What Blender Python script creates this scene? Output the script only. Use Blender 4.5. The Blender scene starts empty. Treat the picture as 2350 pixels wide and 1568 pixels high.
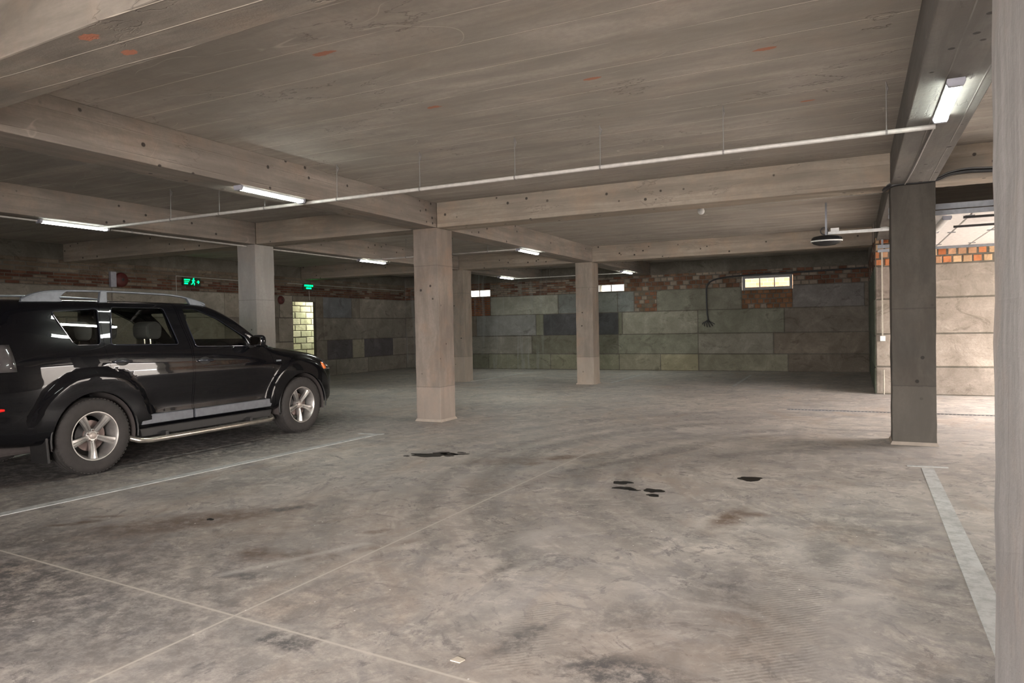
import bpy, bmesh, math, random
import numpy as np
from mathutils import Matrix, Vector
random.seed(7)
rng = np.random.default_rng(11)
sc = bpy.context.scene
COL = sc.collection
PI = math.pi

# ------------------------------------------------------------------ helpers
class MB:
    """collects verts/faces (+ optional per-face colour)"""
    def __init__(s): s.v = []; s.f = []; s.c = []; s.col = None
    def add(s, vs, fs):
        o = len(s.v); s.v += [tuple(v) for v in vs]
        for f in fs: s.f.append(tuple(i + o for i in f)); s.c.append(s.col)
    def box(s, x0, x1, y0, y1, z0, z1, M=None):
        vs = [Vector(p) for p in ((x0,y0,z0),(x1,y0,z0),(x1,y1,z0),(x0,y1,z0),(x0,y0,z1),(x1,y0,z1),(x1,y1,z1),(x0,y1,z1))]
        if M: vs = [M @ v for v in vs]
        s.add(vs, [(0,3,2,1),(4,5,6,7),(0,1,5,4),(1,2,6,5),(2,3,7,6),(3,0,4,7)])
    def prism(s, poly, axis, a, b):
        """poly: 2D points, extruded along axis 0=x (poly=y,z) 1=y (poly=x,z) 2=z (poly=x,y)"""
        def P(p, t):
            return (t, p[0], p[1]) if axis == 0 else ((p[0], t, p[1]) if axis == 1 else (p[0], p[1], t))
        n = len(poly); vs = [P(p, a) for p in poly] + [P(p, b) for p in poly]
        fs = [tuple(range(n))[::-1], tuple(range(n, 2*n))] + [(i, (i+1) % n, n+(i+1) % n, n+i) for i in range(n)]
        s.add(vs, fs)
    def tube(s, pts, r, n=10, cap=True):
        pts = [Vector(p) for p in pts]; rings = []
        rr = r if isinstance(r, (list, tuple)) else [r]*len(pts)
        prev = None
        for i, p in enumerate(pts):
            t = (pts[min(i+1, len(pts)-1)] - pts[max(i-1, 0)]).normalized()
            if prev is None: prev = t.orthogonal().normalized()
            a = (prev - t*prev.dot(t)).normalized(); b = t.cross(a); prev = a
            rings.append([p + (a*math.cos(2*PI*k/n) + b*math.sin(2*PI*k/n))*rr[i] for k in range(n)])
        vs = [v for R in rings for v in R]; fs = []
        for i in range(len(pts)-1):
            for k in range(n): fs.append((i*n+k, i*n+(k+1) % n, (i+1)*n+(k+1) % n, (i+1)*n+k))
        if cap: fs += [tuple(range(n))[::-1], tuple((len(pts)-1)*n+k for k in range(n))]
        s.add(vs, fs)
    def lathe(s, prof, axis='x', n=48, c=(0,0,0)):
        """prof: (r, t) pairs, revolved round axis through c"""
        vs = []; fs = []
        for (r, t) in prof:
            for k in range(n):
                a = 2*PI*k/n; u, w = r*math.cos(a), r*math.sin(a)
                vs.append((c[0]+t, c[1]+u, c[2]+w) if axis == 'x' else ((c[0]+u, c[1]+t, c[2]+w) if axis == 'y' else (c[0]+u, c[1]+w, c[2]+t)))
        for i in range(len(prof)-1):
            for k in range(n): fs.append((i*n+k, i*n+(k+1) % n, (i+1)*n+(k+1) % n, (i+1)*n+k))
        s.add(vs, fs)
    def mesh(s, name):
        me = bpy.data.meshes.new(name); me.from_pydata(s.v, [], s.f); me.update()
        return me

def fixn(me):
    bm = bmesh.new(); bm.from_mesh(me); bmesh.ops.recalc_face_normals(bm, faces=bm.faces); bm.to_mesh(me); bm.free()
def link(name, me, mat, parent=None, loc=None, smooth=None, bevel=0):
    o = bpy.data.objects.new(name, me); COL.objects.link(o)
    if mat: me.materials.append(mat)
    if parent: o.parent = parent
    if loc: o.location = loc
    if smooth is not None:
        me.shade_smooth(); me.set_sharp_from_angle(angle=math.radians(smooth))
    if bevel:
        m = o.modifiers.new('edge', 'BEVEL'); m.width = bevel; m.segments = 2; m.limit_method = 'ANGLE'
        m.harden_normals = False
    return o
def build(name, mb, mat, parent=None, loc=None, smooth=None, bevel=0, origin=None):
    if origin:
        mb.v = [(x-origin[0], y-origin[1], z-origin[2]) for x, y, z in mb.v]; loc = origin
    me = mb.mesh(name); fixn(me)
    return link(name, me, mat, parent, loc, smooth, bevel)
def tag(o, label, cat, group=None, kind=None):
    o['label'] = label; o['category'] = cat
    if group: o['group'] = group
    if kind: o['kind'] = kind
    return o
def struct(o, label=None, cat=None):
    o['kind'] = 'structure'
    if label: o['label'] = label
    if cat: o['category'] = cat
    return o
def empty(name, loc, label=None, cat=None, group=None):
    o = bpy.data.objects.new(name, None); COL.objects.link(o); o.location = loc; o.empty_display_size = .1
    if label: tag(o, label, cat, group)
    return o

# ------------------------------------------------------------------ materials
class NT:
    def __init__(s, name):
        s.m = bpy.data.materials.new(name); s.m.use_nodes = True; s.t = s.m.node_tree; s.t.nodes.clear()
        s.out = s.t.nodes.new('ShaderNodeOutputMaterial')
    def n(s, typ, **kw):
        nd = s.t.nodes.new(typ)
        for k, v in kw.items():
            if k in nd.inputs.keys() if isinstance(k, str) else False: s.set(nd.inputs[k], v)
            else: setattr(nd, k, v)
        return nd
    def set(s, inp, v):
        if isinstance(v, bpy.types.NodeSocket): s.t.links.new(v, inp)
        else: inp.default_value = v
    def math(s, op, a, b=0.0, c=None, clamp=False):
        nd = s.t.nodes.new('ShaderNodeMath'); nd.operation = op; nd.use_clamp = clamp
        s.set(nd.inputs[0], a); s.set(nd.inputs[1], b)
        if c is not None: s.set(nd.inputs[2], c)
        return nd.outputs[0]
    def pos(s): return s.t.nodes.new('ShaderNodeNewGeometry').outputs['Position']
    def objc(s): return s.t.nodes.new('ShaderNodeTexCoord').outputs['Object']
    def sep(s, v):
        nd = s.t.nodes.new('ShaderNodeSeparateXYZ'); s.set(nd.inputs[0], v); return nd.outputs
    def mapv(s, v, scale=(1,1,1), loc=(0,0,0), rot=(0,0,0)):
        nd = s.t.nodes.new('ShaderNodeMapping'); s.set(nd.inputs['Vector'], v)
        nd.inputs['Scale'].default_value = scale; nd.inputs['Location'].default_value = loc; nd.inputs['Rotation'].default_value = rot
        return nd.outputs[0]
    def noise(s, v, scale=1., detail=4., rough=.55, dist=0.):
        nd = s.t.nodes.new('ShaderNodeTexNoise'); s.set(nd.inputs['Vector'], v)
        nd.inputs['Scale'].default_value = scale; nd.inputs['Detail'].default_value = detail
        nd.inputs['Roughness'].default_value = rough; nd.inputs['Distortion'].default_value = dist
        return nd.outputs['Fac']
    def ramp(s, f, lo, hi, a=0., b=1.):
        nd = s.t.nodes.new('ShaderNodeMapRange'); nd.interpolation_type = 'SMOOTHSTEP'; s.set(nd.inputs['Value'], f)
        nd.inputs['From Min'].default_value = lo; nd.inputs['From Max'].default_value = hi
        nd.inputs['To Min'].default_value = a; nd.inputs['To Max'].default_value = b
        return nd.outputs[0]
    def mix(s, f, a, b, mode='MIX'):
        nd = s.t.nodes.new('ShaderNodeMix'); nd.data_type = 'RGBA'; nd.blend_type = mode
        s.set(nd.inputs[0], f)
        for i, v in ((6, a), (7, b)):
            if isinstance(v, tuple) and len(v) == 3: v = (*v, 1)
            s.set(nd.inputs[i], v)
        return nd.outputs[2]
    def attr(s, name):
        nd = s.t.nodes.new('ShaderNodeAttribute'); nd.attribute_name = name; return nd.outputs
    def bump(s, h, strength=.3, dist=.01):
        nd = s.t.nodes.new('ShaderNodeBump'); s.set(nd.inputs['Height'], h)
        nd.inputs['Strength'].default_value = strength; nd.inputs['Distance'].default_value = dist
        return nd.outputs[0]
    def bsdf(s, col, rough=.8, normal=None, **kw):
        nd = s.t.nodes.new('ShaderNodeBsdfPrincipled')
        if isinstance(col, tuple) and len(col) == 3: col = (*col, 1)
        s.set(nd.inputs['Base Color'], col); s.set(nd.inputs['Roughness'], rough)
        if normal: s.set(nd.inputs['Normal'], normal)
        for k, v in kw.items(): s.set(nd.inputs[k.replace('_', ' ')], v)
        s.t.links.new(nd.outputs[0], s.out.inputs[0]); return s.m

def plain(name, col, rough=.5, metal=0., **kw):
    t = NT(name); p = t.objc()
    n = t.noise(p, 18, 3)
    c = t.mix(t.ramp(n, .3, .7), tuple(x*.88 for x in col), tuple(min(1, x*1.08) for x in col))
    return t.bsdf(c, rough, Metallic=metal, **kw)
def emit(name, col, strength):
    t = NT(name); e = t.n('ShaderNodeEmission'); e.inputs[0].default_value = (*col, 1); e.inputs[1].default_value = strength
    t.t.links.new(e.outputs[0], t.out.inputs[0]); return t.m

def concrete(name, base, stretch, line_axis=None, line_step=.5, lines=.5, dots=0., var=1., warm=.5, bands=None, seed=0., rough=.85, streak=1.0, scratch=0., cracks=0., chips=()):
    """board-formed concrete; stretch = noise scale per axis; line_axis = axis across which the form joints repeat"""
    t = NT(name); p = t.pos()
    pj = t.mapv(p, (1,1,1), (seed, seed*1.7, seed*.3))
    big = t.noise(pj, .9, 4, .6)
    mid = t.noise(t.mapv(pj, stretch), 1.0, 5, .65, .4)
    fine = t.noise(pj, 22, 4, .7)
    hue = t.noise(pj, 2.3, 3, .6)
    b = base
    dark = tuple(x*(1-.42*var) for x in b); light = tuple(min(1, x*(1+.34*var)) for x in b)
    c = t.mix(t.ramp(mid, .3, .72), dark, light)
    c = t.mix(t.ramp(big, .35, .68, 0, .5), c, tuple(x*.62 for x in b))
    c = t.mix(t.ramp(hue, .45, .7, 0, .55*warm), c, (b[0]*1.25, b[1]*1.02, b[2]*.86))
    c = t.mix(t.ramp(fine, .35, .7, 0, .35), c, tuple(x*.75 for x in b))
    hgt = t.math('ADD', t.math('MULTIPLY', mid, .6), t.math('MULTIPLY', fine, .35))
    if line_axis is not None:
        xs = t.sep(p)[line_axis]
        wob = t.math('MULTIPLY', t.math('SUBTRACT', t.noise(t.mapv(p, (.5,.5,.5)), 1., 2), .5), .05)
        u = t.math('DIVIDE', t.math('ADD', xs, wob), line_step)
        d = t.math('ABSOLUTE', t.math('SUBTRACT', t.math('FRACT', u), .5))
        brk = t.noise(t.mapv(p, (1.3,1.3,1.3)), 1., 3)
        ln = t.math('MULTIPLY', t.ramp(d, 0.0, .0075/line_step, 1, 0), t.ramp(brk, .36, .52))
        if line_axis == 1:   # soffit joints only show on the soffit
            gn = t.t.nodes.new('ShaderNodeNewGeometry').outputs['Normal']; ln = t.math('MULTIPLY', ln, t.ramp(t.math('ABSOLUTE', t.sep(gn)[2]), .5, .8))
        c = t.mix(t.math('MULTIPLY', ln, lines), c, tuple(min(1, x*2.1) for x in b))
        hgt = t.math('ADD', hgt, t.math('MULTIPLY', ln, .8))
        # plank-to-plank tone
        pl = t.math('FLOOR', t.math('MULTIPLY', u, 4.))
        wn = t.n('ShaderNodeTexWhiteNoise'); wn.noise_dimensions = '1D'; t.set(wn.inputs['W'], pl)
        c = t.mix(t.math('MULTIPLY', wn.outputs['Value'], .28*streak), c, tuple(x*.6 for x in b))
    if dots:
        vo = t.n('ShaderNodeTexVoronoi'); t.set(vo.inputs['Vector'], p); vo.inputs['Scale'].default_value = 6.
        wn = t.sep(vo.outputs['Color'])[0]
        dm = t.math('MULTIPLY', t.ramp(vo.outputs['Distance'], .085, .14, 1, 0), t.ramp(wn, 1-.80*dots, 1-.72*dots))
        c = t.mix(t.math('MULTIPLY', dm, .85), c, (.02,.018,.016))
        hgt = t.math('SUBTRACT', hgt, dm)
    if scratch:   # thin pale trails left by the form boards
        nz = t.noise(t.mapv(pj, (.55,1.2,1.2)), 1., 2, .4, .3)
        sc_ = t.math('MULTIPLY', t.ramp(t.math('ABSOLUTE', t.math('SUBTRACT', nz, .52)), .0, .0022, 1, 0), t.ramp(t.noise(t.mapv(pj, (2,2,2)), 1., 2), .5, .6))
        c = t.mix(t.math('MULTIPLY', sc_, scratch), c, tuple(min(1, x*1.9) for x in b))
    if cracks:    # ragged dark seams along the grain
        nz = t.noise(t.mapv(pj, tuple(q*.35 if q > 1 else q*.8 for q in stretch)), 1., 6, .6, .2)
        ck = t.math('MULTIPLY', t.ramp(t.math('ABSOLUTE', t.math('SUBTRACT', nz, .5)), .0, .006, 1, 0), t.ramp(t.noise(t.mapv(pj, (1.1,1.1,1.1), (5,5,5)), 1., 3), .5, .62))
        c = t.mix(t.math('MULTIPLY', ck, cracks), c, tuple(x*.35 for x in b)); hgt = t.math('SUBTRACT', hgt, ck)
    sx_, sy_, sz_ = t.sep(p)
    for (cx_, cy_, rx_, ry_) in chips:   # brick chips cast into the soffit
        e1 = t.math('DIVIDE', t.math('SUBTRACT', sx_, cx_), rx_); e2 = t.math('DIVIDE', t.math('SUBTRACT', sy_, cy_), ry_)
        d_ = t.math('ADD', t.math('ADD', t.math('MULTIPLY', e1, e1), t.math('MULTIPLY', e2, e2)), t.math('MULTIPLY', t.math('SUBTRACT', fine, .5), 3.))
        c = t.mix(t.math('MULTIPLY', t.ramp(d_, .7, 1.05, 1, 0), .8), c, (.42,.15,.085))
    if bands:  # lighter pour at the foot, pour joints higher up
        z = t.math('ADD', t.sep(p)[2], t.math('MULTIPLY', t.math('SUBTRACT', fine, .5), .02))
        c = t.mix(t.ramp(z, bands[0]-.006, bands[0]+.006, .38, 0), c, tuple(min(1, x*1.5) for x in b))
        for zz in bands:
            dd = t.math('ABSOLUTE', t.math('SUBTRACT', z, zz))
            c = t.mix(t.ramp(dd, .0, .012, .5, 0), c, tuple(x*.45 for x in b))
    return t.bsdf(c, rough, t.bump(hgt, .5, .012), Specular_IOR_Level=.3)

def blockmat(name, streak=0.):
    t = NT(name); p = t.pos(); a = t.attr('tint')[0]
    big = t.noise(p, 2.2, 6, .68, .6); fine = t.noise(p, 26, 4, .7)
    c = t.mix(t.ramp(big, .3, .7, .55, 0), a, t.mix(1., a, (.42,.40,.36), 'MULTIPLY'))
    c = t.mix(t.ramp(big, .55, .75, 0, .35), c, t.mix(1., a, (1.5,1.48,1.42), 'MULTIPLY'))
    c = t.mix(t.ramp(fine, .4, .7, 0, .35), c, t.mix(1., a, (.6,.58,.55), 'MULTIPLY'))
    dsn = t.noise(t.mapv(p, (1.7,1.7,3.)), 1., 6, .75, 1.5)
    c = t.mix(t.ramp(dsn, .55, .66, 0, .55), c, t.mix(1., a, (.38,.36,.33), 'MULTIPLY'))
    if streak:
        st = t.noise(t.mapv(p, (7,7,.5)), 1., 4, .6)
        c = t.mix(t.math('MULTIPLY', t.ramp(st, .5, .68, 0, streak), t.ramp(t.sep(p)[0], -9.6, -8.6, 1, 0)), c, (.26,.27,.26))
    h = t.math('ADD', big, t.math('MULTIPLY', fine, .3))
    return t.bsdf(c, .9, t.bump(h, .7, .03), Specular_IOR_Level=.2)

CB = (.235,.200,.168)
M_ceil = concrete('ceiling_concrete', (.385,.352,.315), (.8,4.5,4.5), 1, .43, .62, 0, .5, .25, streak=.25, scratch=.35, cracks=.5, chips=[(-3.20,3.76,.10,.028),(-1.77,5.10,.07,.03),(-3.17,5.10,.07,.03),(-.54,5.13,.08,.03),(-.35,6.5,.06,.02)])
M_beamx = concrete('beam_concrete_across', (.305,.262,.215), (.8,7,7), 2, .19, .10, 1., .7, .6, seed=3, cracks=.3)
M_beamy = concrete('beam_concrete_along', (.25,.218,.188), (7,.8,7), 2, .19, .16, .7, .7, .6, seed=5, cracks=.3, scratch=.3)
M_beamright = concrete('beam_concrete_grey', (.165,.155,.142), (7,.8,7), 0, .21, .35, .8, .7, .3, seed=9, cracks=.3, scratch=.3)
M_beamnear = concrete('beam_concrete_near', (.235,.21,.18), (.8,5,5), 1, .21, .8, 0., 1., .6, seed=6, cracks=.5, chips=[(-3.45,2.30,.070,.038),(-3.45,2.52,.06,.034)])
M_colmid = concrete('column_concrete', (.215,.18,.152), (6,6,1.3), None, bands=(.52,2.34), warm=.9, var=.6, dots=.5, seed=8)
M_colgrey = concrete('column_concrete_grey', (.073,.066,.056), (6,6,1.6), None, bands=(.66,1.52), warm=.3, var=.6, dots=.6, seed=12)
M_colback = concrete('column_concrete_back', (.27,.232,.195), (6,6,1.3), None, bands=(.65,2.3), warm=.8, var=.6, dots=.3, seed=15)
M_colleft = concrete('column_concrete_pale', (.33,.315,.30), (4,4,1.0), None, bands=(.55,1.95), warm=.4, var=.35, dots=.3, seed=19)
M_colnear = concrete('column_concrete_near', (.215,.205,.198), (14,14,2.0), None, bands=(.2,2.5), warm=.8, var=.5, seed=23)
M_block = blockmat('foundation_block')
M_blockst = blockmat('foundation_block_streaked', .45)
M_wall = concrete('rough_wall', (.20,.178,.152), (3,3,3), None, seed=30)
M_mortar = plain('mortar', (.12,.105,.09), .95)
M_white_pl = plain('white_plastic', (.62,.63,.62), .35)
M_conduit = plain('conduit_grey', (.42,.40,.375), .45)
M_galv = plain('galvanised_steel', (.20,.21,.23), .5, .4)
M_rodm = plain('rod_grey', (.17,.16,.15), .5)
M_black = plain('black_rubber', (.012,.012,.013), .45)
M_tube = emit('tube_light', (.93,1.0,.92), 62.)
M_tubedim = emit('tube_light_dim', (1.0,.98,.74), 330.)
M_paint = None

def paintmat():
    t = NT('line_paint'); p = t.pos()
    n = t.noise(p, 12, 6, .75); n2 = t.noise(p, 2.0, 3)
    c = t.mix(t.ramp(n, .35, .6), (.36,.365,.355), (.52,.53,.52))
    c = t.mix(t.ramp(n2, .4, .7, 0, .35), c, (.28,.27,.25))
    return t.bsdf(c, .7)
M_paint = paintmat()

# ------------------------------------------------------------------ floor
def make_floor():
    # fine grid near the camera carries stain and painted shade masks as colour attributes
    xs = np.concatenate([np.arange(-14.9, -8, .3), np.arange(-8, 3.0, .04), np.arange(3.0, 5.6, .3), [5.6]])
    ys = np.concatenate([np.arange(-5.4, 1.5, .3), np.arange(1.5, 9.0, .04), np.arange(9.0, 13.0, .08), np.arange(13, 21.2, .3), [21.4]])
    X, Y = np.meshgrid(xs, ys); nx, ny = len(xs), len(ys)
    V = np.stack([X, Y, np.zeros_like(X)], -1).reshape(-1, 3)
    I = np.arange(nx*ny).reshape(ny, nx)
    F = np.stack([I[:-1,:-1], I[:-1,1:], I[1:,1:], I[1:,:-1]], -1).reshape(-1, 4)
    me = bpy.data.meshes.new('floor'); me.from_pydata(V.tolist(), [], F.tolist()); me.update()
    x = V[:,0]; y = V[:,1]
    def ell(cx, cy, rx, ry, ang=0, soft=.35):
        a = math.radians(ang); dx, dy = x-cx, y-cy
        u = (dx*math.cos(a)+dy*math.sin(a))/rx; w = (-dx*math.sin(a)+dy*math.cos(a))/ry
        r = np.sqrt(u*u+w*w); return np.clip((1+soft-r)/(2*soft), 0, 1)
    def seg(ax, ay, bx, by, wd, soft=.4):
        L2 = (bx-ax)**2+(by-ay)**2; tt = np.clip(((x-ax)*(bx-ax)+(y-ay)*(by-ay))/L2, 0, 1)
        d = np.hypot(x-ax-tt*(bx-ax), y-ay-tt*(by-ay))/wd; return np.clip((1+soft-d)/(2*soft), 0, 1)
    def arc(cx, cy, R, wd, a0, a1, soft=.5):
        d = np.abs(np.hypot(x-cx, y-cy)-R)/wd; a = np.degrees(np.arctan2(y-cy, x-cx)) % 360
        m = np.clip((a-a0)/6, 0, 1)*np.clip((a1-a)/6, 0, 1)
        return np.clip((1+soft-d)/(2*soft), 0, 1)*m
    brown = np.zeros(len(x)); dark = np.zeros(len(x)); pale = np.zeros(len(x)); tread = np.zeros(len(x))
    def mx(a, b, k=1.): np.maximum(a, b*k, out=a)
    mx(brown, ell(-4.45, 3.62, .80, .26, 52, .5), .8); mx(dark, ell(-4.9, 2.2, 2.4, 1.0, 5, .8), .8); mx(dark, ell(-6.4, 3.4, .5, 1.3, 0, .8), .5); mx(brown, ell(-4.78, 3.33, .26, .06, 25), .8)  # broad near-left dark ellipse paints corner vignetting together with grime
    mx(brown, ell(-5.19, 3.33, .10, .04, 40), 1.); mx(brown, ell(-5.20, 3.48, .16, .03, 30), .7); mx(brown, ell(-5.28, 3.2, .13, .03, 30), .8)
    mx(brown, ell(-3.42, 3.26, .12, .14, 30, .6), 1.); mx(brown, ell(-3.15, 3.34, .24, .11, 20, .6), .75)
    mx(brown, ell(-3.5, 4.0, .55, .05, 55), .45); mx(brown, ell(-3.0, 3.95, .12, .05, 45), .6); mx(brown, ell(-2.72, 3.75, .25, .05, 60), .55)
    mx(brown, ell(-3.02, 6.55, .14, .12, 0), .75); mx(brown, ell(-2.82, 6.95, .2, .13, 60), .8); mx(brown, ell(-3.25, 6.6, .5, .2, 30, .6), .5); mx(brown, ell(-2.6, 7.1, .3, .1, 60, .6), .6)
    mx(brown, ell(-2.55, 5.9, .9, .18, 62, .7), .35); mx(brown, ell(-.83, 5.15, .10, .35, -8, .5), .85); mx(brown, ell(-.73, 5.35, .16, .08, 10), .7)
    mx(brown, ell(-3.6, 3.9, 1.6, .8, 45, .8), .33); mx(brown, ell(-2.0, 5.2, 1.5, .6, 50, .8), .25); mx(brown, ell(-.8, 2.9, .8, .35, 30, .8), .35)
    mx(brown, ell(-1.2, 7.0, 1.8, .8, 20, .8), .25); mx(brown, ell(-.35, 3.45, .33, .55, 0, .8), .45)
    mx(dark, ell(-4.05, 4.18, .17, .07, 60), .7); mx(dark, ell(-3.14, 2.93, .16, .08, 20, .5), .75)
    mx(dark, ell(-1.36, 2.86, .22, .06, 75, .5), .85); mx(dark, ell(-.86, 2.70, .28, .16, 0, .5), .8); mx(dark, ell(-1.0, 3.25, .3, .16, 50, .6), .5)
    mx(dark, ell(-1.84, 3.66, .04, .16, -15, .6), .7); mx(dark, ell(-2.2, 4.0, .22, .05, 55), .35); mx(dark, ell(-2.25, 2.95, .20, .05, 10), .35)
    mx(dark, arc(-.15, 3.84, .22, .025, 150, 420), .45); mx(dark, ell(-.15, 3.94, .1, .1), .5); mx(dark, ell(-.2, 4.55, .11, .3, -15, .5), .75)
    mx(dark, ell(-.55, 3.75, .3, .45, 20, .8), .45); mx(dark, ell(.0, 5.2, .5, .22, 10, .8), .45); mx(dark, ell(-.1, 5.6, .5, .12, 20, .7), .4)
    mx(dark, ell(.5, 4.1, .35, .9, 0, .8), .4); mx(dark, ell(.2, 3.0, .45, .5, 0, .8), .45); mx(dark, ell(-2.5, 2.1, 1.2, .25, 0, .8), .4)
    mx(dark, ell(-4.4, 2.6, 1.1, .35, 10, .8), .5); mx(dark, ell(-5.4, 3.0, .8, .3, 0, .8), .45); mx(dark, ell(-1.8, 2.75, .6, .3, 20, .8), .4)
    mx(dark, ell(-5.1, 4.8, .8, .5, 60, .8), .35); mx(dark, ell(-3.9, 2.35, 1.0, .2, 0, .7), .35)
    # square dark patch beside the floor joint
    sq = (np.abs(x+2.31) < .14) & (np.abs(y-2.40) < .075); dark[sq] = .85
    # shade under the parked car, painted into the dark mask
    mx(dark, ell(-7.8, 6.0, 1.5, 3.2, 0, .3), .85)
    for R, w_, k in ((2.9,.10,.35),(3.3,.12,.3),(4.1,.13,.35),(4.55,.10,.3),(5.3,.12,.25)):
        mx(dark, arc(.9, 6.9, R, w_, 120, 235), k)
    mx(dark, seg(-2.5, 6.3, -1.65, 7.95, .07), .5); mx(dark, seg(-1.3, 7.6, -.3, 8.5, .12), .35)
    mx(dark, arc(-.2, 8.2, .55, .08, 0, 170), .35)
    mx(dark, ell(-.8, 8.8, 1.4, .25, 0, .7), .28)
    mx(pale, ell(-.2, 4.5, .30, .33, 0, .2), .5); mx(pale, ell(-.15, 3.8, .33, .30, 0, .25), .45); mx(pale, ell(-.7, 4.95, .5, .12, 10, .5), .4)
    mx(pale, ell(-1.5, 3.2, .55, .35, 30, .8), .35); mx(pale, ell(-1.93, 4.28, .10, .22, -20, .6), .5); mx(pale, ell(-1.72, 3.78, .04, .05), .6)
    mx(pale, ell(-.1, 3.3, .25, .35, 0, .4), .35); mx(pale, ell(-2.0, 8.6, 3.2, .7, 0, .8), .25)
    mx(pale, seg(-3.3, 2.9, -2.9, 3.7, .03), .6); mx(pale, arc(-.6,3.2,.35,.03,20,120), .4)
    mx(tread, seg(-.66, 4.85, -.28, 3.95, .13, .25), .8); mx(tread, seg(-.3, 3.9, -.33, 2.9, .17, .25), .8); mx(tread, seg(-.22, 4.85, -.1, 4.3, .10, .25), .9)
    mx(tread, seg(-2.25, 4.9, -2.08, 3.9, .12, .4), .55); mx(tread, seg(-1.45, 4.9, -1.5, 3.7, .28, .5), .4); mx(tread, seg(-1.88, 3.85, -1.85, 3.5, .05, .4), .9)
    mx(tread, arc(.9, 6.9, 4.2, .1, 150, 230), .5); mx(tread, seg(-1.38,3.2,-1.3,2.6,.1,.3),.6); mx(tread, seg(.15,5.0,-.9,6.2,.15,.4),.4); mx(tread, seg(-3.2, 2.7, -3.0, 3.2, .12, .4), .5)
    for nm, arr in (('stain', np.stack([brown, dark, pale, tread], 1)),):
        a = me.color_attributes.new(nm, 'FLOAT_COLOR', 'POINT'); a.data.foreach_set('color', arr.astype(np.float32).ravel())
    t = NT('floor_concrete'); p = t.pos(); st = t.attr('stain'); S = t.sep(st[0]); tr = st[3]
    X_, Y_, _ = t.sep(p)
    warp = t.noise(p, 1.4, 3)
    big = t.noise(p, .55, 5, .6, .8); mid = t.noise(p, 2.4, 7, .68, 1.2); fine = t.noise(p, 14, 6, .75); vf = t.noise(p, 60, 3, .7)
    # sweeping tyre haze: rings about the turning centre
    dx = t.math('SUBTRACT', X_, .9); dy = t.math('SUBTRACT', Y_, 6.9)
    R = t.math('SQRT', t.math('ADD', t.math('MULTIPLY', dx, dx), t.math('MULTIPLY', dy, dy)))
    A = t.math('ARCTAN2', dy, dx)
    cv = t.n('ShaderNodeCombineXYZ'); t.set(cv.inputs[0], t.math('MULTIPLY', R, 7.)); t.set(cv.inputs[1], t.math('MULTIPLY', A, 1.6)); t.set(cv.inputs[2], warp)
    ring = t.noise(cv.outputs[0], 1., 5, .65)
    lin = t.noise(t.mapv(p, (5, 1.0, 1), rot=(0,0,.55)), 1., 5, .6)
    c = t.mix(t.ramp(mid, .32, .68), (0.334,0.310,0.284), (0.568,0.518,0.461))
    c = t.mix(t.ramp(big, .40, .66, 0, .55), c, (0.298,0.284,0.277))
    c = t.mix(t.ramp(ring, .46, .68, 0, .6), c, (0.312,0.277,0.248))
    c = t.mix(t.ramp(lin, .5, .75, 0, .30), c, (0.625,0.575,0.525))
    c = t.mix(t.ramp(fine, .40, .72, 0, .42), c, (0.334,0.305,0.284))
    c = t.mix(t.ramp(t.noise(t.mapv(p, loc=(9,3,0)), 3.1, 7, .7, 1.5), .56, .60, 0, .30), c, (0.667,0.611,0.561))
    c = t.mix(t.ramp(t.noise(t.mapv(p, loc=(4,8,0)), 1.9, 6, .7, 1.0), .57, .60, 0, .34), c, (0.270,0.258,0.263))
    c = t.mix(t.ramp(vf, .45, .8, 0, .3), c, (0.241,0.220,0.199))
    pch = t.noise(t.mapv(p, loc=(3,1,0)), 1.15, 8, .72, 2.2)
    c = t.mix(t.ramp(pch, .54, .57, 0, .42), c, (.225,.212,.214))
    pc2 = t.noise(t.mapv(p, loc=(7,5,0)), 2.6, 8, .75, 2.5)
    c = t.mix(t.math('MULTIPLY', t.ramp(pc2, .555, .60, 0, .62), t.ramp(fine, .35, .55)), c, (.150,.142,.145))
    c = t.mix(t.math('MULTIPLY', t.ramp(t.noise(t.mapv(p, loc=(1,9,0)), 3.4, 8, .75, 2.), .60, .63, 0, .45), t.ramp(fine, .6, .4)), c, (.64,.585,.54))
    tan = t.noise(t.mapv(p, (1.5,.8,1), loc=(4,0,0), rot=(0,0,-.5)), .8, 5, .65, 1.)
    c = t.mix(t.ramp(tan, .5, .72, 0, .45), c, (.36,.27,.205))
    br = t.math('MULTIPLY', S[0], t.ramp(t.noise(p, 9, 6, .7), .3, .6, .45, 1.15), clamp=True)
    c = t.mix(t.math('MULTIPLY', br, .92), c, (.125,.078,.050))
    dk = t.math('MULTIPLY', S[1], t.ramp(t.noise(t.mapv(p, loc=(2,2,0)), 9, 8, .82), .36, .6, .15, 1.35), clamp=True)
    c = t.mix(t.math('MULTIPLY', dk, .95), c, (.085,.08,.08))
    c = t.mix(t.math('MULTIPLY', t.math('MULTIPLY', S[2], t.ramp(fine, .3, .6, .4, 1.)), .8), c, (.50,.475,.445))
    # tyre tread prints
    wv = t.n('ShaderNodeTexWave'); t.set(wv.inputs['Vector'], t.mapv(p, rot=(0,0,.9))); wv.inputs['Scale'].default_value = 13.; wv.inputs['Distortion'].default_value = 3.5; wv.inputs['Detail'].default_value = 2
    tm = t.math('MULTIPLY', t.math('MULTIPLY', tr, t.ramp(wv.outputs['Fac'], .3, .6)), t.ramp(fine, .35, .6))
    c = t.mix(t.math('MULTIPLY', tm, .75), c, (.15,.135,.12))
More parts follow.
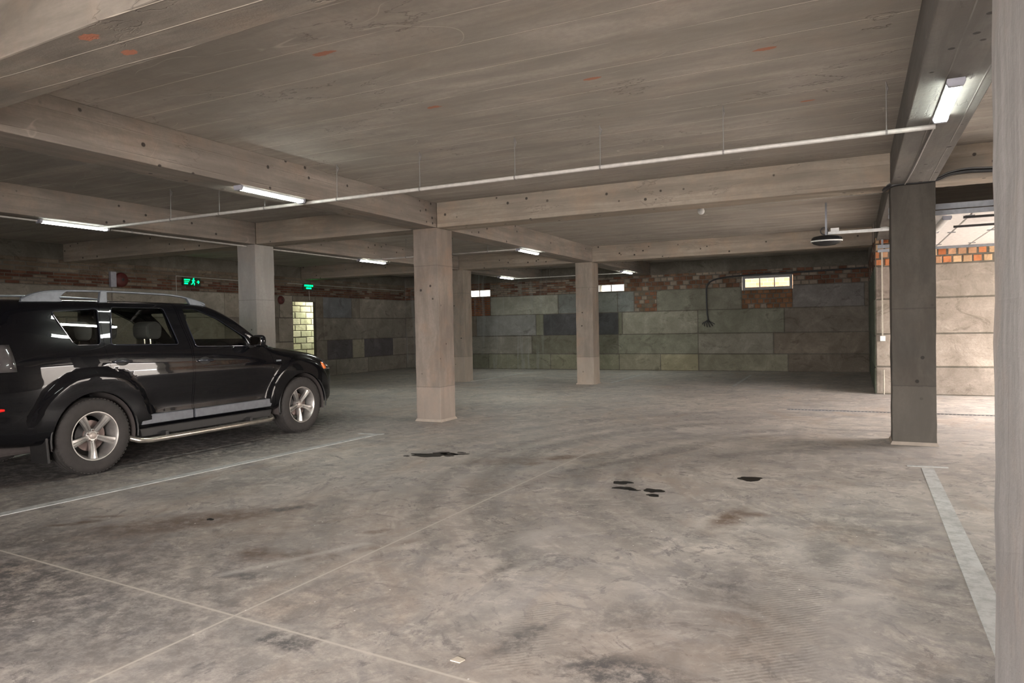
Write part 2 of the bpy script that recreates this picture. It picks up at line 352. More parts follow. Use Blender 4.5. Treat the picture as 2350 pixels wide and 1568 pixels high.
    # saw-cut joints
    def joint(coord, at, other, lo, hi, slope=0.):
        w2 = t.math('MULTIPLY', t.math('SUBTRACT', other, 0.), slope)
        d = t.math('ABSOLUTE', t.math('SUBTRACT', t.math('SUBTRACT', coord, w2), at))
        m = t.ramp(d, .004, .012, 1, 0)
        halo = t.ramp(d, .01, .09, .30, 0)
        g = t.math('MULTIPLY', t.ramp(other, lo-.1, lo+.1), t.ramp(other, hi-.1, hi+.1, 1, 0))
        return t.math('MULTIPLY', t.math('MAXIMUM', t.math('MULTIPLY', m, .8), t.math('MULTIPLY', halo, t.ramp(fine, .35, .6))), g)
    j = t.math('MAXIMUM', joint(X_, -2.83, Y_, -5, 8.0, .024), joint(Y_, 2.31, X_, -14, .2, -.068))
    c = t.mix(j, c, (.50,.46,.41))
    # bright grit
    vo = t.n('ShaderNodeTexVoronoi'); t.set(vo.inputs['Vector'], p); vo.inputs['Scale'].default_value = 8.
    gr = t.math('MULTIPLY', t.ramp(vo.outputs['Distance'], .03, .055, 1, 0), t.ramp(t.sep(vo.outputs['Color'])[0], .66, .68))
    c = t.mix(gr, c, (.75,.73,.70))
    rough = t.ramp(mid, .3, .7, .50, .72)
    h = t.math('ADD', t.math('MULTIPLY', mid, .5), t.math('MULTIPLY', fine, .35))
    m = t.bsdf(c, rough, t.bump(h, .25, .01), Specular_IOR_Level=.35)
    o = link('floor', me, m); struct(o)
make_floor()

# ------------------------------------------------------------------ ceiling, beams, columns
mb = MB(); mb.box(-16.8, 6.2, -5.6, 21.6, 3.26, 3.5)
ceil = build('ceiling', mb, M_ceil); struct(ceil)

def beam(x0, x1, y0, y1, mat, label, z0=2.895, z1=3.262):
    mb = MB(); mb.box(x0, x1, y0, y1, z0, z1)
    o = build('ceiling_beam', mb, mat, bevel=.008); struct(o, label, 'beam'); return o
E_ = .0
# beam overhead closest to the camera runs slightly askew
mb = MB(); fx = lambda X, o: o-.0535*X
mb.prism([(-14.6, fx(-14.6,2.03)), (6, fx(6,2.03)), (6, fx(6,2.47)), (-14.6, fx(-14.6,2.47))], 2, 2.895, 3.262)
o = build('ceiling_beam', mb, M_beamnear, bevel=.01); struct(o, 'rough concrete ceiling beam with two orange brick chips in its underside', 'beam')
for (x0, x1) in ((-14.5,-9.62),(-9.2,-6.0),(-5.574,.363),(.793,5.6)):
    lab = {-14.5:'concrete cross beam between the block wall and the pale column behind the car', -9.2:'concrete cross beam between the pale column and the middle column',
           -5.574:'long pitted concrete cross beam from the middle column to the grey column', .793:'concrete cross beam in front of the raised garage door'}[x0]
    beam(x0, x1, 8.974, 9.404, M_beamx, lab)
for (x0, x1) in ((-14.5,-9.62),(-9.2,-6.0),(-5.574,.363)):
    lab = {-14.5:'far concrete cross beam in front of the exit door wall', -9.2:'far concrete cross beam between the two distant columns', -5.574:'far concrete cross beam behind the white motion sensor'}[x0]
    beam(x0, x1, 15.835, 16.265, M_beamx, lab)
for (xa, xb, nm) in ((-9.62,-9.2,'pale column'),(-6.0,-5.574,'middle column'),(.363,.793,'grey column')):
    for (y0, y1, w) in ((-5.4,2.1,'behind the nearest cross beam'),(2.47-.0535*xb,8.976,'over the parking bays'),(9.402,15.837,'beyond the first columns'),(16.263,21.3,'over the far bays')):
        if xa > 0 and y0 > 16: continue
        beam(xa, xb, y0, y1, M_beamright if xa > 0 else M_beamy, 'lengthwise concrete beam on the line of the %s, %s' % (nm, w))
mb = MB(); mb.box(.31, .75, 15.4, 21.3, 2.895, 3.262); o = build('ceiling_beam', mb, M_beamy); struct(o, 'lengthwise concrete beam over the dark partition wall', 'beam')

def column(x0, x1, y0, y1, mat, label, foot=True):
    org = ((x0+x1)/2, (y0+y1)/2, 0)
    r = empty('concrete_column', org, label, 'column'); r['kind'] = 'thing'
    mb = MB(); n = 24; vs = []; w = (x1-x0)/2; d = (y1-y0)/2
    # shaft with slightly rough arrises
    lr = random.Random(int(x0*100))
    sub = 8
    for k in range(n+1):
        z = 3.262*k/n if False else 2.897*k/n
        ring = []
        for (sx, sy) in ((-1,-1),(1,-1),(1,1),(-1,1)):
            ring.append((sx*w + lr.uniform(-.0035,.0035), sy*d + lr.uniform(-.0035,.0035), z))
        vs += ring
    fs = [(0,3,2,1), tuple(n*4+i for i in range(4))]
    for k in range(n):
        for i in range(4): fs.append((k*4+i, k*4+(i+1) % 4, (k+1)*4+(i+1) % 4, (k+1)*4+i))
    mb.add(vs, fs)
    build('shaft', mb, mat, r, bevel=.007)
    if foot:
        mb = MB(); e = .022
        mb.add([(-w-e,-d-e,0),(w+e,-d-e,0),(w+e,d+e,0),(-w-e,d+e,0),(-w-.004,-d-.004,.035),(w+.004,-d-.004,.035),(w+.004,d+.004,.035),(-w-.004,d+.004,.035)],
               [(0,3,2,1),(4,5,6,7),(0,1,5,4),(1,2,6,5),(2,3,7,6),(3,0,4,7)])
        build('mortar_foot', mb, M_colback, r)
    return r
column(-6.0,-5.574,8.974,9.404, M_colmid, 'square concrete column in the middle of the garage with a pinkish lit side')
column(-6.0,-5.574,15.835,16.265, M_colback, 'square concrete column further back, standing clear in front of the window wall')
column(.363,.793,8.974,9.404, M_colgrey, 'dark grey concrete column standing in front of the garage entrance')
column(-9.645,-9.225,8.974,9.404, M_colleft, 'pale grey concrete column rising behind the bonnet of the black car')
column(-9.50,-9.08,15.835,16.265, M_colback, 'distant concrete column half hidden behind the middle column')
column(.358,.788,2.00,2.44, M_colnear, 'near concrete column cut off by the edge of the picture', False)

# ------------------------------------------------------------------ block and brick walls (one mesh per wall)
GREY = [(.23,.212,.178),(.205,.192,.16),(.25,.228,.192),(.185,.172,.142)]
GREEN = (.20,.192,.145); BLUE = (.185,.176,.158); DBLUE = (.085,.085,.088); BRN = (.175,.15,.12); OLV = (.20,.20,.15); LGT = (.285,.275,.222)
BRK = [(.17,.075,.045),(.14,.062,.04),(.20,.11,.07),(.22,.14,.095),(.11,.06,.042)]
def wall_mesh(name, items, frame, mat, thick=.38, back=True):
    """items: (u0,u1,z0,z1,col,out) in the wall plane; frame: maps (u, depth, z) -> xyz"""
    v = []; f = []; cols = []
    for (u0, u1, z0, z1, c, out) in items:
        g = .007
        u0 += g; u1 -= g; z0 += g; z1 -= g; e = min(.014, (z1-z0)*.15, (u1-u0)*.15)
        k = len(v)
        fr = [(u0,.06,z0),(u1,.06,z0),(u1,.06,z1),(u0,.06,z1),(u0,-out+e,z0),(u1,-out+e,z0),(u1,-out+e,z1),(u0,-out+e,z1),
              (u0+e,-out,z0+e),(u1-e,-out,z0+e),(u1-e,-out,z1-e),(u0+e,-out,z1-e)]
        v += [frame(*q) for q in fr]
        f += [tuple(k+i for i in q) for q in ((0,1,5,4),(1,2,6,5),(2,3,7,6),(3,0,4,7),(4,5,9,8),(5,6,10,9),(6,7,11,10),(7,4,8,11),(8,9,10,11),(3,2,1,0))]
        j = random.uniform(.88,1.1); cols += [(c[0]*j, c[1]*j, c[2]*j)]*12
    return v, f, cols
def bricks(u0, u1, z0, z1, bw=.25, bh=.075, pal=BRK, mort=.012, skip=0., pale=.25, palec=(.25,.205,.165)):
    out = []; r = 0; z = z0
    while z < z1-.02:
        zt = min(z+bh, z1); u = u0 - (bw/2 if r % 2 else 0)
        while u < u1:
            a = max(u, u0); b = min(u+bw, u1)
            if b-a > .03:
                c = random.choice(pal)
                if random.random() < pale: c = palec
                out.append((a, b, z, zt, c, random.uniform(-.004,.014)))
            u += bw
        z = zt; r += 1
    return out
def make_wall(name, items, frame, slabs, mat, th=.40):
    v, f, cols = wall_mesh(name, items, frame, mat)
    mb = MB(); mb.v = list(v); mb.f = list(f); mb.c = [None]*len(f)
    nb = len(v)
    for (u0, u1, z0, z1) in slabs:   # backing (mortar) leaves the openings free
        q = [frame(u, d, z) for (u, d, z) in ((u0,.004,z0),(u1,.004,z0),(u1,th,z0),(u0,th,z0),(u0,.004,z1),(u1,.004,z1),(u1,th,z1),(u0,th,z1))]
        mb.add(q, [(0,3,2,1),(4,5,6,7),(0,1,5,4),(1,2,6,5),(2,3,7,6),(3,0,4,7)])
    cols = cols + [(.13,.12,.10)]*(len(mb.v)-nb)
    me = mb.mesh(name); fixn(me)
    a = me.color_attributes.new('tint', 'FLOAT_COLOR', 'POINT')
    a.data.foreach_set('color', np.array([(*c, 1) for c in cols], np.float32).ravel())
    o = link(name, me, mat); struct(o)
    return o
YB = 21.1
def cutslabs(u0, u1, z0, z1, holes):
    """rectangles covering u0..u1 x z0..z1 minus holes (sorted by u)"""
    out = []; u = u0
    for (a, b, c, d) in holes:
        out += [(u, a, z0, z1), (a, b, z0, c), (a, b, d, z1)]; u = b
    out.append((u, u1, z0, z1)); return [s for s in out if s[1]-s[0] > .01 and s[3]-s[2] > .01]
W1 = (-12.30,-11.06,2.44,2.67); W2 = (-7.24,-6.40,2.44,2.66); W3 = (-2.92,-1.56,2.32,2.72)
it = []
def row(z0, z1, edges, cols):
    for i in range(len(edges)-1):
        if cols[i] is not None: it.append((edges[i], edges[i+1], z0, z1, cols[i], random.uniform(0,.02)))
row(0,.5,[-14.5,-12.9,-11.16,-8.9,-6.59,-5.30,-4.17,-1.70,.33],[GREY[1],OLV,OLV,(.24,.235,.17),(.27,.255,.19),(.30,.28,.19),GREEN,BRN])
row(.5,1.1,[-14.5,-13.0,-12.13,-9.55,-6.62,-4.17,-2.08,.33],[GREY[0],(.24,.24,.22),(.24,.23,.20),(.15,.146,.112),(.20,.20,.155),(.21,.20,.165),BRN])
row(1.1,1.79,[-14.5,-12.9,-11.6,-9.39,-9.13,-6.60,-6.48,-4.17,-1.79,.33],[GREY[0],BRN,(.235,.235,.225),OLV,DBLUE,OLV,LGT,(.20,.20,.158),(.20,.178,.15)])
row(1.79,2.42,[-14.5,-12.30,-11.06,-8.60,-7.55,-6.62,-6.09,-5.39,-2.93,-1.57,.22,.33],[GREY[1],None,(.27,.27,.23),(.19,.20,.19),(.21,.22,.20),(.18,.19,.18),None,(.215,.21,.17),None,(.185,.175,.165),BRN])
it += bricks(-12.30,-11.06,1.79,2.42, pal=[(.20,.075,.04),(.24,.10,.05)], pale=0)
it += bricks(-6.09,-5.39,1.79,2.42, .16, .12, pal=[(.15,.12,.085),(.20,.10,.06)], pale=.2)
it += bricks(-2.93,-1.57,1.79,2.32, .17, .14, pal=[(.21,.105,.055),(.24,.13,.07),(.17,.09,.05)], pale=.1)
it += bricks(-14.5,-12.30,2.42,2.9) + bricks(-12.30,-11.06,2.67,2.9) + bricks(-11.06,-7.24,2.42,2.9, .26,.065, pale=.45) + bricks(-7.24,-6.40,2.66,2.9)
it += bricks(-6.40,-2.92,2.42,2.9,.19,.13, pal=[(.16,.085,.055),(.14,.075,.045),(.19,.12,.08)], pale=.3)+bricks(-2.92,-1.56,2.72,2.9,.2,.12)+bricks(-1.56,.33,2.42,2.9,.21,.125, pal=[(.17,.085,.055),(.14,.07,.045)], pale=.4)
make_wall('wall_back', it, lambda u, d, z: (u, YB+d, z), cutslabs(-14.9,.80,0,3.3,[W1,W2,W3]), M_blockst)
# window niche under the right-hand window: brick reveal; windows
def window(name, x0, x1, z0, z1, sill_depth, frame_w, nm, mull, frmat):
    mb = MB(); y = YB + sill_depth; w = frame_w
    mb.box(x0, x1, y, y+.05, z0, z0+w); mb.box(x0, x1, y, y+.05, z1-w, z1); mb.box(x0, x0+w, y, y+.05, z0+w, z1-w); mb.box(x1-w, x1, y, y+.05, z0+w, z1-w)
    fr = build(name, mb, frmat, origin=((x0+x1)/2, y, z0)); struct(fr, nm, 'window')
    for k in range(1, mull+1):
        m = MB(); xx = x0+w+(x1-x0-2*w)*k/(mull+1); m.box(xx-.012, xx+.012, y+.005, y+.045, z0+w, z1-w)
        m.v = [(a-(x0+x1)/2, b-y, c-z0) for a, b, c in m.v]; build('mullion', m, M_black, fr)
    g = MB(); g.box(x0+w*.6, x1-w*.6, y+.02, y+.026, z0+w*.6, z1-w*.6); g.v = [(a-(x0+x1)/2, b-y, c-z0) for a, b, c in g.v]
    build('pane', g, M_glasswin, fr)
def thin_glass(name, tint, spec=.6, rough=.0):
    t = NT(name); tr = t.n('ShaderNodeBsdfTransparent'); tr.inputs[0].default_value = (*tint, 1)
    gl = t.n('ShaderNodeBsdfGlossy'); gl.inputs['Roughness'].default_value = rough
    g = t.t.nodes.new('ShaderNodeNewGeometry'); dt = t.n('ShaderNodeVectorMath'); dt.operation = 'DOT_PRODUCT'
    t.set(dt.inputs[0], g.outputs['Normal']); t.set(dt.inputs[1], g.outputs['Incoming'])
    k = t.math('SUBTRACT', 1., t.math('ABSOLUTE', dt.outputs['Value']))
    fr = t.math('ADD', t.math('MULTIPLY', t.math('POWER', k, 5.), .92), .08)
    mx = t.n('ShaderNodeMixShader'); t.set(mx.inputs[0], t.math('MULTIPLY', fr, spec, clamp=True))
    t.t.links.new(tr.outputs[0], mx.inputs[1]); t.t.links.new(gl.outputs[0], mx.inputs[2]); t.t.links.new(mx.outputs[0], t.out.inputs[0])
    return t.m
M_glasswin = thin_glass('window_glass', (.93,.95,.93))
M_frame = plain('window_frame_grey', (.16,.16,.155), .5)
M_framew = plain('window_frame_white', (.5,.5,.49), .5)
window('window_1', *W1, .02, .012, 'narrow high window split by two bars above red brick infill', 2, M_framew)
window('window_2', *W2, .02, .012, 'narrow high white window with one bar beside the far column', 1, M_framew)
window('window_3', -2.90,-1.57,2.32,2.72, -.03, .075, 'deep framed high window above brick infill near the partition wall', 2, M_frame)
# light wells outside the windows
M_well = plain('pale_render', (.34,.30,.285), .9)
M_wellb = None
def brickwell():
    t = NT('sunlit_brick'); b = t.n('ShaderNodeTexBrick'); t.set(b.inputs['Vector'], t.mapv(t.pos(), rot=(PI/2,0,0)))
    b.inputs['Color1'].default_value = (.17,.075,.035,1); b.inputs['Color2'].default_value = (.20,.12,.065,1); b.inputs['Mortar'].default_value = (.16,.13,.10,1)
    b.inputs['Scale'].default_value = 2.2
    return t.bsdf(b.outputs['Color'], .9)
M_wellb = brickwell()
for (x0, x1, mt, nm) in ((-13.0,-10.6,M_well,'pale retaining wall of the light well outside the barred window'),(-7.8,-5.9,M_well,'pale retaining wall of the light well outside the white window'),(-3.4,-1.1,M_wellb,'orange brick retaining wall outside the framed window')):
    mb = MB(); mb.box(x0, x1, YB+1.5, YB+1.6, 1.8, 3.1); o = build('exterior_wall', mb, mt); struct(o, nm, 'wall')
    mb = MB(); mb.box(x0, x1, YB+.42, YB+1.5, 1.8, 1.9); o = build('exterior_ground', mb, M_well); struct(o, 'floor of the ' + nm.split(' of the ')[-1] if ' of the ' in nm else 'ledge below the orange brick retaining wall', 'ground')

# side wall with the exit door (faces +X)
XL = -14.5
D1 = (15.47, 16.42, 0., 2.25)
it = []
def rowl(z0, z1, edges, cols):
    for i in range(len(edges)-1):
        if cols[i] is not None: it.append((edges[i], edges[i+1], z0, z1, cols[i], random.uniform(0,.02)))
G = [(.25,.225,.19),(.22,.20,.17),(.27,.245,.21),(.20,.178,.15)]
PB = (.15,.145,.155); PP = (.125,.115,.12)
rowl(0,.5,[-5.4,-3,-.6,1.8,4.2,6.6,9,11.4,13.4,15.47],[G[0],G[1],G[2],G[0],G[3],G[0],G[1],G[2],G[1]]); rowl(0,.5,[16.42,17.3,18.9,21.1],[G[1],G[2],G[0]])
rowl(.5,1.1,[-5.4,-2,.6,2.8,5.2,7.6,10,12.4,14.4,15.47],[G[2],G[1],G[0],G[1],G[0],G[2],G[1],G[0],G[2]]); rowl(.5,1.1,[16.42,16.9,18.1,18.7,20.3,21.1],[G[3],PP,(.29,.265,.21),PP,G[2]])
rowl(1.1,1.78,[-5.4,-3,-.6,1.8,4.2,6.6,9,11.4,13.03,14.9,15.47],[G[0],G[1],G[2],G[0],G[3],G[0],G[1],G[2],G[3],G[2]]); rowl(1.1,1.78,[16.42,16.75,18.9,21.1],[G[3],G[2],G[1]])
rowl(1.78,2.42,[-5.4,-2,.6,2.8,5.2,7.6,10,13.03,14.3,14.95,15.47],[G[2],G[1],G[0],G[1],G[0],G[2],(.28,.26,.225),G[0],G[3],G[2]]); rowl(1.78,2.42,[16.42,16.75,18.1,18.5,21.1],[BRN,(.20,.205,.215),G[3],G[2]])
it += [(15.47,16.42,2.25,2.42,G[3],.0)]
it += bricks(-5.4,21.1,2.42,2.68,.26,.065, pal=[(.12,.052,.035),(.10,.045,.03),(.14,.07,.045)], pale=.22, palec=(.20,.155,.12))
it += bricks(-5.4,21.1,2.68,2.95,.42,.09, pal=[(.15,.115,.085),(.18,.145,.11)], pale=.3, palec=(.13,.10,.075))
make_wall('wall_left', it, lambda u, d, z: (XL-d, u, z), cutslabs(-5.6,21.1,0,3.3,[D1]), M_block, .10)
# lit passage behind the door opening
M_pass = blockmat('passage_brick')
it = bricks(14.9,19.6,0,2.9,.5,.2, pal=[(.55,.56,.42),(.62,.62,.48),(.50,.52,.40)], pale=.2, palec=(.66,.66,.54), )
make_wall('wall_passage', it, lambda u, d, z: (XL-1.5-d, u, z), [(14.6,19.9,0,3.27)], M_pass)
mb = MB(); mb.box(XL-2, XL-.10, 14.6, 19.9, -.1, 0); o = build('floor_passage', mb, M_wall); struct(o)
mb = MB(); mb.box(XL-2, XL-.1, 14.5, 14.6, 0, 3.27); mb.box(XL-2, XL-.1, 19.9, 20.0, 0, 3.27); o = build('wall_passage_ends', mb, M_wall); struct(o)

# partition (dark side wall of the far bay) and the daylit entrance wall
it = []
for (z0, z1, eds) in ((0,.5,[15.0,16.6,19,21.1]),(.5,1.1,[15.0,17.5,19.9,21.1]),(1.1,1.79,[15.0,16.2,18.6,21.1]),(1.79,2.42,[15.0,17.4,19.8,21.1])):
    for i in range(3): it.append((eds[i], eds[i+1], z0, z1, (.13,.15,.115), random.uniform(0,.012)))
it += bricks(15.0,21.1,2.42,2.9,.25,.12, pal=[(.12,.07,.05)], pale=.2)
make_wall('wall_partition', it, lambda u, d, z: (.33+d, u, z), [(15.36,21.1,0,3.0)], M_block)
it = []
LW = [(.30,.262,.225),(.32,.282,.243),(.285,.243,.213)]
for (z0, z1, eds) in ((0,.52,[.34,1.25,3.4,5.6]),(.52,1.13,[.34,.62,3.0,5.6]),(1.13,1.79,[.34,2.75,5.2,5.6]),(1.79,2.41,[.34,.66,3.1,5.6])):
    for i in range(3): it.append((eds[i], eds[i+1], z0, z1, random.choice(LW), random.uniform(0,.014)))
it += bricks(.34,5.6,2.41,2.95,.155,.14, pal=[(.50,.17,.07),(.56,.22,.10),(.52,.30,.18),(.55,.36,.22)], pale=.35, palec=(.56,.38,.23))
make_wall('wall_entrance', it, lambda u, d, z: (u, 15.0+d, z), [(.34,5.7,0,3.3)], M_block)
# right wall with the garage entrance, back wall behind the camera
XR = 5.3
DG = (10.05, 14.85, 0., 2.62)
it = []
def fill(u0, u1, z0, z1):
    u = u0
    while u < u1-.05:
        b = min(u+2.4, u1); it.append((u, b, z0, z1, random.choice(G), random.uniform(0,.015))); u = b
for (z0, z1) in ((0,.5),(.5,1.1),(1.1,1.79),(1.79,2.42)): fill(-5.4,DG[0],z0,z1)
it += bricks(-5.4,DG[0],2.42,3.2,.25,.12)
make_wall('wall_right', it, lambda u, d, z: (XR+d, u, z), cutslabs(-5.6,15.4,0,3.3,[DG]), M_block)
DB = (-3.0,1.6,0.,2.62)  # unseen opening added to brighten the near floor and ceiling
it = []
for (z0, z1) in ((0,.5),(.5,1.1),(1.1,1.79),(1.79,2.42)): fill(-14.5,DB[0],z0,z1); fill(DB[1],5.3,z0,z1)
it += bricks(-14.5,DB[0],2.42,3.2,.25,.12)+bricks(DB[1],5.3,2.42,3.2,.25,.12)
make_wall('wall_front', it, lambda u, d, z: (u, -1.7-d, z), cutslabs(-14.9,5.7,0,3.3,[DB]), M_block)
mb = MB(); mb.box(5.3, 16, 4, 22, -.05, -.01); o = build('exterior_ground', mb, plain('outside_concrete', (.5,.48,.45), .9)); struct(o, 'pale concrete yard outside the garage entrance', 'ground')
mb = MB(); mb.box(12.0, 12.3, 2, 24, -.05, 3.3); o = build('exterior_wall', mb, bpy.data.materials['outside_concrete']); struct(o, 'unseen concrete wall added across the yard to limit light at the garage entrance', 'wall')  # unseen wall added to hold back low sky light and its reflections
mb = MB(); mb.box(-14, 12, -18, -2.11, -.05, -.01); o = build('exterior_ground', mb, bpy.data.materials['outside_concrete']); struct(o, 'pale concrete yard outside the added rear daylight opening', 'ground')

# ------------------------------------------------------------------ painted lines and floor details
def pline(name, pts, label, cat='parking line', group=None):
    mb = MB(); cx = sum(p[0] for p in pts)/len(pts); cy = sum(p[1] for p in pts)/len(pts)
    mb.prism([(p[0]-cx, p[1]-cy) for p in pts], 2, 0, .004); o = build(name, mb, M_paint, loc=(cx, cy, 0)); tag(o, label, cat, group); return o
pline('parking_line', [(-6.295,.5),(-6.185,.5),(-5.715,7.60),(-5.825,7.60)], 'long white painted line beside the parked black car')
pline('parking_line', [(-6.04,7.61),(-5.68,7.64),(-5.68,7.71),(-6.04,7.68)], 'short white crossbar at the end of the line beside the car')
pline('parking_line', [(.497,2.45),(.618,2.45),(.645,7.62),(.545,7.62)], 'wide white painted line running past the near column')
pline('parking_line', [(.43,7.66),(.77,7.69),(.77,7.75),(.43,7.72)], 'short white crossbar in front of the grey column')
pline('parking_line', [(-5.38,16.4),(-5.30,16.4),(-5.34,19.9),(-5.42,19.9)], 'faint line on the far floor right beside the far clear-standing column')
pline('parking_line', [(-2.47,16.1),(-2.40,16.1),(-2.47,19.6),(-2.54,19.6)], 'faint line on the far floor below the framed window')
pline('parking_line', [(-9.06,16.1),(-8.98,16.1),(-8.94,19.9),(-9.02,19.9)], 'faint line on the far floor beside the half hidden column')
M_oil = None
def oilmat():
    t = NT('oil'); n = t.noise(t.pos(), 30, 3); return t.bsdf(t.mix(n, (.006,.005,.004), (.013,.010,.008)), .5, Specular_IOR_Level=.2)
M_oil = oilmat()
def puddle(blobs, label, seed):
    r = random.Random(seed); mb = MB()
    ox, oy = blobs[0][0], blobs[0][1]
    for (cx, cy, rx, ry, ang) in blobs:
        n = 26; ph = [r.uniform(0, 6.28) for _ in range(4)]; a = math.radians(ang)
        pts = []
        for k in range(n):
            th = 2*PI*k/n; rr = 1+.16*math.sin(2*th+ph[0])+.12*math.sin(3*th+ph[1])+.10*math.sin(5*th+ph[2])+.05*math.sin(8*th+ph[3])
            u, w = rx*rr*math.cos(th), ry*rr*math.sin(th); pts.append((cx-ox+u*math.cos(a)-w*math.sin(a), cy-oy+u*math.sin(a)+w*math.cos(a)))
        mb.prism(pts, 2, 0, .003)
    o = build('oil_stain', mb, M_oil, loc=(ox, oy, 0)); tag(o, label, 'oil stain'); return o
puddle([(-4.23,6.58,.16,.12,20),(-4.08,6.72,.10,.07,10),(-3.97,6.74,.10,.035,20),(-4.02,6.62,.07,.03,0),(-4.38,6.60,.09,.035,10),(-4.20,6.76,.09,.04,30),(-4.46,6.45,.03,.025,0),(-3.99,6.84,.05,.02,0)], 'large black splashed oil patch on the floor in front of the middle column', 1)
puddle([(-1.87,6.02,.085,.06,0)], 'round black oil spot, one of four, farthest from the camera', 2)
puddle([(-1.79,5.82,.085,.055,0),(-1.70,5.78,.06,.02,0)], 'black oil spot with a small tail beside three others', 3)
puddle([(-1.54,5.82,.075,.07,0)], 'squarish black oil spot just behind the smallest one', 4)
puddle([(-1.50,5.66,.055,.04,0)], 'smallest black oil spot of the cluster of four', 5)
puddle([(-.86,6.57,.11,.08,0)], 'lone oval black oil spot on the open floor towards the grey column', 6)
puddle([(-4.36,3.73,.028,.022,0)], 'tiny black oil drop inside a brown floor stain', 7)
mb = MB(); mb.prism([(-.026,-.018),(.022,-.022),(.03,.012),(-.014,.024)], 2, 0, .003)
o = build('paper_scrap', mb, plain('paper', (.50,.44,.36), .9), loc=(-1.52,2.54,.0)); tag(o, 'small pale paper scrap lying on the near floor', 'paper')
# slotted drain
r = empty('drain_channel', (1.9,12.03,0), 'narrow slotted drain channel across the floor at the garage entrance', 'drain')
mb = MB(); mb.box(-2.9, 3.3, -.06, -.045, .0, .004); mb.box(-2.9, 3.3, .045, .06, 0, .004); build('channel_edge', mb, M_galv, r)
mb = MB()
for k in range(124): mb.box(-2.88+k*.05, -2.88+k*.05+.028, -.045, .045, .0, .002)
build('slot_grate', mb, M_black, r)

# ------------------------------------------------------------------ lamps
M_grey_cap = plain('lamp_cap_grey', (.28,.28,.32), .5)
M_house = plain('lamp_housing', (.55,.56,.57), .45)
LAMP_L = .94
def lamp(x, y, z, label, lit=True, L=LAMP_L, tube=None):
    r = empty('ceiling_lamp', (x, y, z), label, 'lamp')
    r['group'] = 'tube lamps along the beams'
    mb = MB(); hl = L/2
    mb.prism([(-.046,0),(.046,0),(.05,-.012),(.044,-.022),(-.044,-.022),(-.05,-.012)], 1, -hl+.03, hl-.03); build('housing', mb, M_house, r)
    mb = MB(); n = 8
    pf = [(.046*math.cos(PI*k/n), -.022-.024*math.sin(PI*k/n)) for k in range(n+1)]
    mb.prism(pf, 1, -hl+.035, hl-.035); build('diffuser', mb, (tube or M_tube) if lit else M_white_pl, r, smooth=40)
    for s in (-1, 1):
        mb = MB(); a, b = sorted((s*(hl-.035), s*hl)); mb.prism([(-.05,.001),(.05,.001),(.053,-.024),(.04,-.05),(-.04,-.05),(-.053,-.024)], 1, a, b)
        build('end_cap', mb, M_grey_cap, r, bevel=.004)
    return r
Z = 2.895
lamp(.575, 5.66, Z, 'bright tube lamp under the beam next to the near column')
lamp(-5.64, 5.74, Z, 'long glowing tube lamp under the beam above the black car bonnet')
lamp(-9.40, 5.98, Z, 'glowing tube lamp over the black car roof, on the beam of the pale column')
lamp(-9.40, 12.45, Z, 'glowing tube lamp between the pale column and the middle column')
lamp(-5.78, 12.65, Z, 'glowing tube lamp just beyond the middle column')
lamp(-9.42, 19.0, Z, 'small distant tube lamp above the far floor, between the two far columns')
lamp(-5.78, 19.3, Z, 'small distant tube lamp on the far side of the far clear column')
lamp(1.02, 10.9, 2.66, 'unlit white tube lamp hanging below the raised garage door', False, 1.5)
o = lamp(-15.25, 18.5, 2.9, 'tube lamp lighting the passage behind the door opening', tube=M_tubedim)

def rods(parent, org, xs, z, axis):
    if not len(xs):
        mb = MB(); mb.box(-.012, .012, .3, .33, -.018, 2.897-org[2]); build('hanger_clip', mb, M_rodm, parent)
    for t_ in xs:
        mb = MB(); ztop = 3.262-org[2]
        if axis == 'x': mb.tube([(t_-org[0], 0, -.02), (t_-org[0], 0, ztop)], .0045, 6); mb.tube([(t_-org[0], .012, ztop-.09),(t_-org[0]+.012, .014, ztop-.05),(t_-org[0], 0, ztop-.02)], .007, 6)
        else: mb.tube([(0, t_-org[1], -.02), (0, t_-org[1], ztop)], .0045, 6)
        mb.lathe([(.0225,-.008),(.0225,.008)], axis, 10, (t_-org[0] if axis == 'x' else 0, t_-org[1] if axis == 'y' else 0, 0))
        build('hanger_rod', mb, M_rodm, parent)
def conduit(p0, p1, rad, label, hang, axis='x', mat=None):
    r = empty('conduit_pipe', p0, label, 'pipe'); r['group'] = 'conduit runs under the ceiling'
    mb = MB(); d = Vector(p1)-Vector(p0); mb.tube([(0,0,0), tuple(d*.33), tuple(d*.66), tuple(d)], rad, 12); build('pipe', mb, mat or M_conduit, r, smooth=50)
    rods(r, p0, hang, 0, axis); return r
conduit((-9.42,6.30,2.868),(.56,6.30,2.868), .019, 'long grey conduit pipe hung under the ceiling across the parking bays', (-7.92,-7.05,-6.3,-5.21,-4.11,-3.0,-2.12,-1.01,.23))
conduit((-9.40,6.5,2.874),(-9.40,8.95,2.874), .014, 'grey conduit pipe under the beam, ending at the near side of the pale column', (), 'y')
conduit((-9.40,9.43,2.874),(-9.40,11.95,2.874), .014, 'grey conduit pipe under the beam, running on beyond the pale column to the next lamp', (), 'y')
conduit((-9.40,0,2.874),(-9.40,5.5,2.874), .012, 'grey conduit pipe running to the lamp over the car roof from the rear', (), 'y')
conduit((-9.40,12.15,2.872),(-5.80,12.15,2.872), .014, 'grey conduit pipe running behind the middle column to its lamp', (-8.3,-7.2,-6.4))
conduit((-9.40,19.5,2.872),(-5.80,19.5,2.872), .013, 'thin conduit pipe between the two small distant lamps', (-8.2,-7.0))
